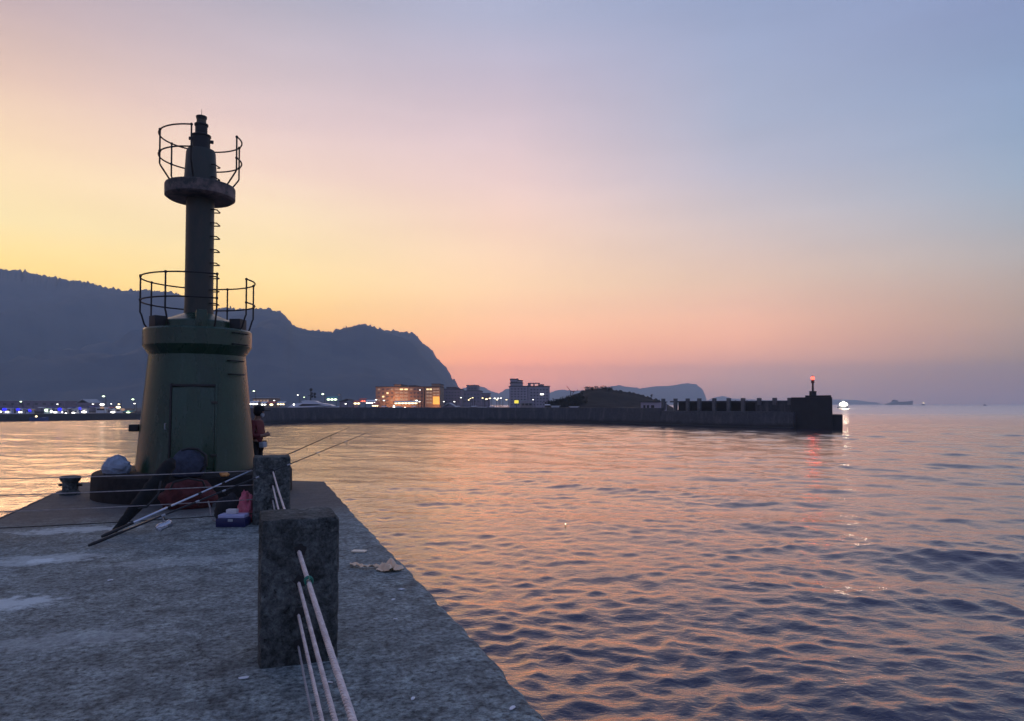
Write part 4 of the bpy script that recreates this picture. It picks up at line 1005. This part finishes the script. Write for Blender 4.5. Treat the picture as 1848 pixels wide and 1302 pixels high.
building('apartment_block', 'plain dim block between the orange lit hall and the cliff foot', 'building', [(795.5, 832, 703), (806, 822, 700, 703)], 345, 20, 'wall_dark', wins=grid(798, 830, 6, 706, 728, 4, .5, 'dim_window'))
building('apartment_block', 'broad dim block with a square upper storey past the cliff foot', 'building', [(826, 868, 706), (842, 862, 696, 706)], 420, 25, 'wall_dark', wins=grid(844, 860, 3, 698, 705, 1, .5, 'dim_window') + grid(830, 866, 6, 709, 728, 3, .5, 'dim_window'))
building('town_house', 'small dim house right of the broad block', 'building', [(869, 884, 711)], 360, 10, 'wall_dark', wins=grid(870, 883, 3, 713, 727, 2, .5, 'dim_window'))
building('tower_block', 'tall stepped grey block, the highest in the town', 'building', [(919, 952, 698), (921, 943.5, 692, 698), (921, 935, 685, 692), (935.3, 943, 687.5, 692)], 300, 18, 'wall_grey', wins=grid(922, 934, 3, 688, 691.5, 1, .6, 'dim_window') + [(924, 935, 694, 695.6, 'roof_sheet'), (936.5, 942, 694, 695.6, 'roof_sheet')] + grid(921, 950, 5, 700, 733, 7, .5, 'dim_window'))
T = building('tower_block', 'square grey block with an open frame on its roof', 'building', [(952.8, 992, 698), (974.5, 981, 695.2, 698)], 301, 18, 'wall_grey', wins=grid(956, 990, 6, 701, 733, 6, .5, 'dim_window', lambda i, j: (i, j) in ((3, 1), (4, 1))) + [(975, 981, 711, 713, 'L_white')])
c = T.location; fz = lambda py: 1.6 + (729 - py) / 1280 * 301 - GZ
for a, b, y0, y1 in ((953, 958, 692.6, 697.3), (963, 965, 692.6, 697.3), (972, 974, 692.6, 697.3), (952.6, 974.4, 691, 692.5)):
    x0, x1 = at(a, 0, 301).x - c.x, at(b, 0, 301).x - c.x
    MB().box(((x0 + x1) / 2, 3, (fz(y0) + fz(y1)) / 2), (x1 - x0, 4.5, fz(y0) - fz(y1))).build('roof_frame', M['wall_dark'], T, smooth=0)
T = building('pavilion', 'low blue-grey pavilion with thin columns before the tall blocks', 'building', [(939, 962, 724)], 262, 8, 'wall_grey', 'roof_sheet', wins=grid(940, 961, 3, 724.5, 735, 1, .7, 'dim_window'))
for px in (941, 947, 954, 960):
    x = at(px, 0, 262).x - T.location.x; MB().box((x, -1.2, 1.4), (.25, .25, 2.8)).build('pillar', M['wall_pale'], T, smooth=0)
MB().box((0, -.75, 2.95), (5.2, 1.9, .2)).build('canopy', M['wall_pale'], T, smooth=0)
p = at(932, 725.5, 255); T = thing('illuminated_sign', 'small square sign panel lit bright yellow beside the pavilion', 'sign', (p.x, 255, GZ))
MB().box((0, .1, p.z - GZ), (1.5, .16, 1.1)).build('panel', M['L_yellow'], T); MB().box((0, .3, (p.z - GZ) / 2), (.18, .18, p.z - GZ)).build('post', M['iron'], T)
MB().box((.98, .1, p.z - GZ), (.4, .2, 1.0)).build('side_panel', M['canvas_teal'], T)
building('market_hall', 'long low beige market hall right of the light tower', 'building', [(456, 487, 719)], 270, 12, 'wall_tan', 'roof_sheet', wins=grid(457, 486, 5, 720, 727, 1, .6, 'L_windim'))
building('warehouse', 'long low warehouse with a pale roof at the foot of the mountain', 'building', [(-60, 118, 724)], 262, 16, 'wall_dark', 'roof_sheet', wins=grid(-55, 116, 12, 726, 733, 1, .4, 'dim_window'))
def gable(label, x0, x1, yr, ye, Y, m_):
    a, b = at(x0, ye, Y), at(x1, ye, Y); c = (a + b) / 2; T = thing('gabled_shed', label, 'shed', (c.x, Y, GZ)); hw = (b.x - a.x) / 2; ze = a.z - GZ; zr = at(0, yr, Y).z - GZ
    MB().box((0, 4, ze / 2 - .1), (hw * 2 - .4, 8, ze + .2 - .02)).build('wall', M['wall_dark'], T, smooth=0)
    MB().loft([[(-hw, y, ze), (0, y, zr), (hw, y, ze), (hw, y, ze - .25), (0, y, zr - .25), (-hw, y, ze - .25)] for y in (-.4, 8.4)]).build('roof', M[m_], T, smooth=0); return T
gable('white gabled shed right of the long warehouse', 138, 162, 720.5, 727, 258, 'roof_sheet')
gable('white sail roofed shelter behind the long breakwater, right of the orange hall', 798, 822, 727, 734, 235, 'roof_sheet')
gable('low dark shed between the yacht and the lit stalls', 612, 640, 720, 725, 300, 'roof_dark')

def stall(label, px, wpx, y0, y1, Y, canvas, light, group='lit stalls on the waterfront', n=2):
    c = at(px, 729, Y); T = thing('market_stall', label, 'stall', (c.x, Y, GZ), 0, group)
    wdt = wpx * mpp(Y); z1 = at(0, y0, Y).z - GZ; z0 = at(0, y1, Y).z - GZ
    MB().loft([[(-wdt / 2 + dx, -1.4, z1 - .55), (-wdt / 2 + dx, 1.2, z1), (-wdt / 2 + dx, 1.25, z1 - .12), (-wdt / 2 + dx, -1.35, z1 - .67)] for dx in (0, wdt)]).build('awning', M[canvas], T, smooth=0)
    for sx in (-1, 1):
        MB().box((sx * wdt * .46, -1.2, (z1 - .65) / 2), (.1, .1, z1 - .65)).build('pole', M['iron'], T, smooth=0)
    MB().box((0, .4, .5), (wdt * .9, .8, 1.0)).build('counter', M['wall_tan'], T, smooth=0)
    for k in range(n):
        x = (k + .5) / n * wdt - wdt / 2
        MB().ball((x, -.6, max(z0, z1 - 1.1)), min(.42, wdt / n * .3), 6, (1.5, .6, .8)).build('lamp', M[light], T)
    return T
stall('bright white lit stall just right of the light tower', 459, 16, 724, 731, 252, 'canvas_white', 'L_white', n=3)
stall('white lit stall second from the light tower', 477, 10, 725, 731, 251, 'canvas_white', 'L_white')
stall('red awning stall third from the light tower', 491, 13, 725, 731, 252, 'canvas_red', 'L_warm', n=1)
stall('yellow lit stall next to the yacht stern', 508, 14, 725, 730, 251, 'canvas_white', 'L_warm', n=3)
stall('green lit stall above the bow of the yacht', 600, 19, 716, 724, 262, 'canvas_teal', 'L_green', n=3)
stall('orange lit stall, first of the crowded cluster right of the yacht', 645, 12, 723, 732, 253, 'canvas_red', 'L_warm', n=2)
stall('red lit stall in the crowded cluster right of the yacht', 655, 12, 719, 727, 258, 'canvas_red', 'L_red', n=3)
stall('brightest white lit stall in the crowded cluster right of the yacht', 670, 18, 722, 731, 254, 'canvas_white', 'L_white', n=4)
stall('low warm lit stall at the right end of the crowded cluster', 678, 12, 727, 734, 246, 'canvas_red', 'L_warm', n=3)
stall('long white canopy below the orange glowing block', 733, 42, 724, 728, 262, 'canvas_white', 'L_warm', n=7)
stall('teal stall on the quay just left of the light tower', 234, 16, 740, 744, 214, 'canvas_teal', 'L_green', n=1)

def lamp(px, py, label, key='L_white', Y=255, size=.42, group='street lamps around the harbour', arm=-1):
    p = at(px, py, Y); T = thing('street_lamp', label, 'street lamp', (p.x - arm * .7, Y, GZ), 0, group); h = p.z - GZ
    MB().tube([(0, 0, -.1), (0, 0, h * .9), (arm * .15, 0, h + .12), (arm * .8, 0, h + .16)], [.09, .07, .055, .05], 7).build('post', M['iron'], T)
    MB().box((arm * .7, 0, h + .10), (.7, .35, .14)).build('lamp_head', M['iron'], T, bevel=.03)
    MB().ball((arm * .7, 0, h - .02), size, 7, (1.2, .8, .6)).build('lamp', M[key], T)
for px, py, lab, key, sz in (
    (38, 725, 'green tinged lamp over the blue boats at the far left', 'L_green', .5), (104, 729.5, 'white lamp over the right end of the long warehouse', 'L_white', .42),
    (168, 729.5, 'white lamp right of the gabled shed', 'L_white', .42), (187, 715.5, 'tall greenish white lamp, the highest left of the tower', 'L_green', .62),
    (201, 729, 'small white lamp right of the highest lamp', 'L_white', .36), (215, 729.5, 'warm lamp pair second left of the tower', 'L_warm', .5), (240, 721, 'greenish flat lamp nearest the tower on its left', 'L_green', .6),
    (243, 728.5, 'white lamp low beside the left flank of the tower', 'L_white', .45),
    (458, 706, 'tall greenish lamp just right of the tower', 'L_green', .5), (495, 723, 'slim white lamp above the red awning stall', 'L_white', .4), (537.5, 713, 'white lamp behind the yacht wheelhouse', 'L_white', .4),
    (549, 717, 'small greenish lamp behind the yacht masts', 'L_green', .36), (582.5, 711.5, 'bright greenish lamp over the yacht bow', 'L_green', .6), (612, 713, 'small dim lamp right of the green lit stall', 'L_windim', .35), (624, 729, 'white lamp between the green stall and the crowded cluster', 'L_white', .45),
    (679, 721.5, 'white lamp at the right of the crowded stall cluster', 'L_white', .42), (693, 723, 'white lamp before the left end of the orange block', 'L_white', .45), (752, 723, 'bright white lamp before the right end of the orange block', 'L_white', .5),
    (757, 725, 'second white lamp before the right end of the orange block', 'L_white', .42), (758, 704, 'small dim lamp high between the two orange blocks', 'L_white', .3), (801, 725, 'white lamp over the white sail roof', 'L_white', .36), (820, 725, 'white lamp at the right edge of the white sail roof', 'L_white', .4),
    (832, 718, 'small white lamp before the broad dim block', 'L_white', .34), (846, 722, 'lower warm lamp before the broad dim block', 'L_warm', .42), (849, 719.5, 'middle warm lamp before the broad dim block', 'L_warm', .36), (853, 718, 'upper warm lamp before the broad dim block', 'L_warm', .36),
    (871, 718.5, 'first warm lamp of the bright string right of the small house', 'L_warm', .42), (878, 720.5, 'orange lamp of the bright string right of the small house', 'L_warm', .55), (884, 719, 'third lamp of the bright string right of the small house', 'L_warm', .5),
    (893, 719, 'fourth lamp of the bright string right of the small house', 'L_white', .5), (897, 721.5, 'low lamp of the bright string right of the small house', 'L_warm', .5), (899, 719, 'sixth lamp of the bright string right of the small house', 'L_white', .42),
    (904, 718.5, 'last white lamp of the bright string before the tall block', 'L_white', .36), (914, 721.5, 'single warm lamp at the foot of the tall stepped block', 'L_warm', .42), (962, 721.5, 'small white lamp before the open framed block', 'L_white', .3)):
    lamp(px, py, lab, key, size=sz * .64)

# boats
def hull_mesh(Ln, bm_, h, flare=.25):
    rings = []
    for i in range(13):
        u = i / 12; x = (u - .5) * Ln; k = math.sin(min(1, (1 - u) * 1.9) * math.pi / 2) ** .8 if u > .45 else .93 + .07 * u / .45
        k = max(k, .02); sh = h * (1 + .45 * max(0, u - .4) ** 1.6); b = bm_ / 2 * k
        rings.append([(x, -b, sh), (x, -b * (1 - flare), .15), (x, -b * .3, -.35), (x, b * .3, -.35), (x, b * (1 - flare), .15), (x, b, sh)])
    return MB().loft(rings)
def boat(px, Y, Ln, label, hull='hull_white', canopy='canvas_blue', lights=(), rz=0.0, mast=3.0, cabin=True, group='boats moored in the harbour', zt=0.0, name='fishing_boat'):
    p = at(px, 729, Y); T = thing(name, label, 'boat', (p.x, Y, WATER_Z + zt), rz, group); h = Ln * .14 + .3; bm_ = Ln * .3
    hull_mesh(Ln, bm_, h).build('hull', M[hull], T, smooth=30)
    MB().box((-.02 * Ln, 0, h * .93), (Ln * .8, bm_ * .78, .08)).build('deck', M['cabin'], T, smooth=0)
    if cabin:
        cb = MB().box((-.08 * Ln, 0, h + .75), (Ln * .3, bm_ * .55, 1.5), 0, .92).build('cabin', M['cabin'], T, bevel=.06)
        MB().box((-.08 * Ln, -bm_ * .268, h + 1.0), (Ln * .24, .06, .45)).build('window', M['window'], cb, smooth=0)
        MB().box((-.08 * Ln, 0, h + 1.56), (Ln * .36, bm_ * .64, .1)).build('roof', M['hull_white'], cb, smooth=0)
    if canopy:
        MB().loft([[(-.47 * Ln + dx, y, h + 1.7 + .25 * (1 - (2 * y / bm_) ** 2)) for y in (-bm_ * .4, -bm_ * .2, 0, bm_ * .2, bm_ * .4)] + [(-.47 * Ln + dx, y, h + 1.62 + .25 * (1 - (2 * y / bm_) ** 2)) for y in (bm_ * .4, bm_ * .2, 0, -bm_ * .2, -bm_ * .4)] for dx in (0, Ln * .2)]).build('canopy', M[canopy], T, smooth=40)
        for sx in (-.46, -.28):
            for sy in (-1, 1): MB().tube([(sx * Ln, sy * bm_ * .38, h - .1), (sx * Ln, sy * bm_ * .38, h + 1.66)], .035, 5).build('pole', M['iron'], T)
    if mast: MB().tube([(.06 * Ln, 0, h - .1), (.06 * Ln, 0, h + mast)], [.07, .03], 6).tube([(.06 * Ln, 0, h + mast * .75), (-.3 * Ln, 0, h + mast * .9)], .03, 5).build('mast', M['iron'], T)
    for (x, z, key, sz, st) in lights:
        MB().ball((x * Ln, -bm_ * .45, h + z), sz * .8, 6, (st, .6, 1)).build('lamp', M[key], T)
    return T
W1 = (-.3, .55, 'L_white', .28, 2.2)
boat(20, 205, 7.5, 'fishing boat lit blue under its awning at the far left', lights=((-.15, 1.2, 'L_blue', .55, 1.6), W1, (-.05, .5, 'L_white', .25, 2.5)))
boat(41, 206, 6.5, 'second blue lit fishing boat from the far left', lights=((-.1, 1.3, 'L_blue', .5, 1.5), (.0, .55, 'L_white', .28, 2.4)))
boat(58, 204, 6, 'third fishing boat, with a round blue lamp, right of two blue lit boats', 'hull_blue', lights=((.0, 1.15, 'L_blue', .5, 1.3),))
boat(92, 208, 7, 'white boat with pale green deck lamps left of the middle blue lamp', canopy='canvas_white', lights=((-.1, 1.0, 'L_green', .42, 1.5), (.12, .7, 'L_white', .35, 1.4)))
boat(112, 206, 7, 'boat with a slanting blue lamp over a white lit rail', lights=((.0, 1.3, 'L_blue', .62, 1.2), (-.2, .45, 'L_white', .26, 2.6), (.15, .45, 'L_white', .26, 2.6)))
boat(122, 201, 4.6, 'small boat with a red side below the slanting blue lamp', 'hull_orange', None, lights=((0, .5, 'L_white', .26, 1.6),), mast=1.5)
boat(139, 201, 5.2, 'small boat with a warm lamp and reddish hull left of the last blue lamp', 'hull_orange', 'canvas_white', lights=((-.1, .55, 'L_white', .34, 1.7), (.15, .2, 'L_warm', .22, 1.2)), mast=2)
boat(146, 212, 7, 'last blue lit boat before the tower', lights=((.05, 1.5, 'L_blue', .55, 1.4),))
boat(157, 203, 6, 'white boat with one wide white lamp', 'hull_white', 'canvas_white', lights=((-.05, .75, 'L_white', .36, 2.4),))
boat(189, 207, 9, 'large pale lilac boat with a bright white wheelhouse lamp', 'hull_white', 'canvas_blue', lights=((.0, 2.4, 'L_white', .42, 2.0), (0, 1.5, 'L_windim', .4, 2)), mast=4)
boat(207, 203, 5.5, 'white boat with a flat white lamp right of the large lilac boat', 'hull_white', 'canvas_white', lights=((0, .75, 'L_white', .32, 2.6),))
boat(217, 209, 7, 'boat with orange lit wheelhouse nearest the tower', 'hull_white', 'canvas_red', lights=((0, 1.9, 'L_warm', .4, 2.2), (.2, 1.2, 'L_windim', .5, 1.5)), mast=4)
boat(72, 172, 4.2, 'small dark boat with an orange awning in front of the low jetty', 'hull_blue', 'canvas_orange', lights=((-.1, .25, 'L_warm', .22, 1.5),), rz=R(6), mast=0, cabin=False)
for i, (px, Ln, lab) in enumerate(((826, 6, 'pale moored boat first right of the white sail roof'), (842, 7, 'pale moored boat second right of the white sail roof'), (858, 6.4, 'pale moored boat third right of the white sail roof'),
                                   (873, 7.2, 'pale moored boat below the bright string of lamps'), (888, 6, 'pale moored boat fifth right of the white sail roof'), (903, 6.6, 'pale moored boat last in the row before the yellow sign'))):
    boat(px, 196 + 3 * (i % 2), Ln, lab, 'hull_white', 'canvas_white' if i % 2 else None, lights=((.1, 1.0, 'L_white', .2, 1.2),) if i % 2 == 0 else (), rz=R(8 - 5 * i), zt=.35, mast=2.5)
boat(708, 190, 6, 'small white boat with a short white mast before the orange block', 'hull_white', 'canvas_white', lights=((.1, 2.0, 'L_white', .22, .8),), zt=.5)
boat(722, 192, 7.5, 'moored white motor boat below the long lit canopy', 'hull_white', None, lights=((-.2, 1.3, 'L_white', .26, 1.6), (.2, 1.2, 'L_white', .26, 1.6)), zt=.55)
boat(762, 190, 6, 'moored boat with a rounded hood before the narrow block', 'hull_white', 'canvas_white', lights=(), zt=.5)
boat(1006, 170, 6.5, 'dark covered boat behind the breakwater before the row of trees', 'hull_blue', 'canvas_white', lights=(), zt=.9, mast=0)
boat(1040, 168, 6.5, 'pale boat with a raised bow behind the breakwater below the mound', 'hull_white', None, lights=(), zt=.75, mast=0)

# yacht
def yacht():
    Y = 184; p = at(565, 729, Y); T = thing('yacht', 'large white motor yacht with dark radar domes behind the breakwater', 'yacht', (p.x, Y, WATER_Z), 0)
    Ln = 13.6; hull_mesh(Ln, 4.2, 3.0, .2).build('hull', M['hull_white'], T, smooth=30)
    MB().loft([[(x, y, z) for x, z in ((-6.3, 3.1), (5.6, 3.62), (4.9, 3.95), (2.6, 4.35), (-2.0, 4.5), (-4.6, 4.15))] for y in (-1.8, 1.8)]).build('deckhouse', M['hull_white'], T, smooth=20)
    MB().loft([[(x, y, z) for x, z in ((-3.4, 3.55), (3.6, 3.78), (1.8, 4.1), (-2.2, 4.16))] for y in (-1.84, -1.6)]).build('window', M['window'], T, smooth=0)
    MB().loft([[(x, y, z) for x, z in ((.8, 3.3), (5.4, 3.55), (5.0, 3.62), (1.2, 3.44))] for y in (-1.86, -1.7)]).build('window', M['window'], T, smooth=0)
    MB().loft([[(x, y, z) for x, z in ((-2.4, 4.46), (1.9, 4.42), (.8, 4.95), (-1.6, 5.1), (-2.6, 4.9))] for y in (-1.4, 1.4)]).build('flybridge', M['cabin'], T, smooth=20)
    MB().tube([(-.6, 0, 4.95), (-.6, 0, 7.1), (-.6, 0, 7.7)], [.16, .12, .08], 7).tube([(-1.3, 0, 6.3), (.5, 0, 6.3)], .07, 6).build('mast', M['iron'], T)
    for x, z, r_ in ((-.55, 7.85, .42), (-.35, 6.85, .36), (.45, 6.75, .36), (-.3, 6.05, .34), (.5, 6.0, .32)): MB().ball((x, 0, z), r_, 8).build('radar_dome', M['black'], T)
    MB().tube([(-6.2, -1.7, 3.05), (-6.2, -1.7, 3.8), (-4.4, -1.7, 4.2)], .04, 6).build('stern_rail', M['roof_sheet'], T)
    MB().ball((-4.4, -1.8, 4.0), .2, 6).build('lamp', M['L_white'], T)
yacht()
# jetty before the moored boats
a = [(-185, 158), (-121, 170), (-103, 189), (-86, 205), (-60, 216)]
rings = []
for i, (x, y) in enumerate(a):
    d = Vector((a[min(i + 1, 4)][0] - a[max(i - 1, 0)][0], a[min(i + 1, 4)][1] - a[max(i - 1, 0)][1])).normalized(); n = Vector((-d.y, d.x))
    rings.append([(x + n.x * o, y + n.y * o, z) for o, z in ((0, -3.6), (.2, -.95), (5, -.9), (5, -3.6))])
o = MB().loft(rings).build('jetty', M['quay'], smooth=20); tag(o, 'low dark jetty in front of the blue lit boats left of the tower', 'jetty')

# crane
p = at(1030, 707, 420); T = thing('crane', 'thin crane jib against the sky left of the mound', 'crane', (p.x, 420, GZ)); h = p.z - GZ
MB().tube([(0, 0, 0), (0, 0, h)], .3, 6).build('mast', M['iron'], T); MB().tube([(.5, 0, h - .2), (-2.4, 0, h + 3.2)], .16, 6).build('jib', M['iron'], T); MB().box((1.2, 0, h), (3, 1, .5)).build('counterweight', M['wall_dark'], T)

# ------------------------------------------------------------------ vessels at sea
Y = 2500; p = at(1622, 729, Y); T = thing('cargo_ship', 'distant grey cargo ship on the horizon with its bridge aft', 'ship', (p.x, Y, WATER_Z)); k = mpp(Y)
grey = mat('ship_grey', (.06, .065, .085), .7)
b = MB(); b.loft([[(x * k, y, z * k) for x, z in ((-23, .2), (22, .2), (23.2, 7.6), (19, 6.4), (-7, 5.4), (-11, 5.5), (-19, 2.6), (-23.5, 1.8))] for y in (-9, 9)]).build('hull', grey, T, smooth=0)
MB().box((-7.5 * k, 0, 7.0 * k), (7 * k, 15, 3.2 * k)).build('bridge', grey, T, smooth=0); MB().box((-8.3 * k, 0, 9.0 * k), (2.4 * k, 6, 1.2 * k)).build('funnel', grey, T, smooth=0)
def sea_boat(px, py, Y, Ln, label, lamps, name='squid_boat'):
    p = at(px, 729, Y); T = thing(name, label, 'boat', (p.x, Y, WATER_Z)); h = Ln * .14 + .3
    hull_mesh(Ln, Ln * .28, h).build('hull', grey, T, smooth=30); MB().box((-.1 * Ln, 0, h + .9), (Ln * .3, Ln * .16, 1.8)).build('cabin', grey, T, bevel=.1)
    MB().tube([(.05 * Ln, 0, h), (.05 * Ln, 0, h + 3.4)], .1, 6).build('mast', M['iron'], T)
    for x, z, r_, mk in lamps: MB().ball((x, -Ln * .1, z), r_, 8).build('lamp', mk, T)
    return T
T = sea_boat(1521, 729, 620, 9, 'squid boat with a dazzling white lamp beyond the breakwater head', tuple((x, z, 1.4, M['L_dazzle']) for x, z in ((-2.2, 3.6), (0, 4.9), (2.2, 3.7), (0, 3.0))))
ld = bpy.data.lights.new('squid_light', 'POINT'); ld.energy = 14000; ld.color = (1, .93, .74); ld.shadow_soft_size = 2.6
lo = bpy.data.objects.new('squid_light', ld); COL.objects.link(lo); lo.parent = T; lo.location = (0, -4.5, 4.3)
sea_boat(1666, 727, 1900, 10, 'tiny far boat with a single yellow light right of the cargo ship', ((0, 6.5, 1.3, M['L_warm']),))
sea_boat(1777, 730, 1500, 7, 'tiny dark boat alone on the horizon, farthest right', ())

# ------------------------------------------------------------------ evening haze
hb = MB().box((0, 0, (HAZE_TOP - 4.6) / 2), (2 * HAZE_R, 2 * HAZE_R, HAZE_TOP + 4.6)).build('haze', None, None, smooth=0)
hm = bpy.data.materials.new('haze'); hm.use_nodes = True; hn = hm.node_tree.nodes; hn.clear()
ho = hn.new('ShaderNodeOutputMaterial'); hv = hn.new('ShaderNodeVolumePrincipled'); hm.node_tree.links.new(hv.outputs[0], ho.inputs['Volume'])
hv.inputs['Color'].default_value = (.86, .95, 1, 1); hv.inputs['Density'].default_value = HAZE_D; hv.inputs['Anisotropy'].default_value = 0.0
hb.data.materials.clear(); hb.data.materials.append(hm); tag(hb, kind='stuff')
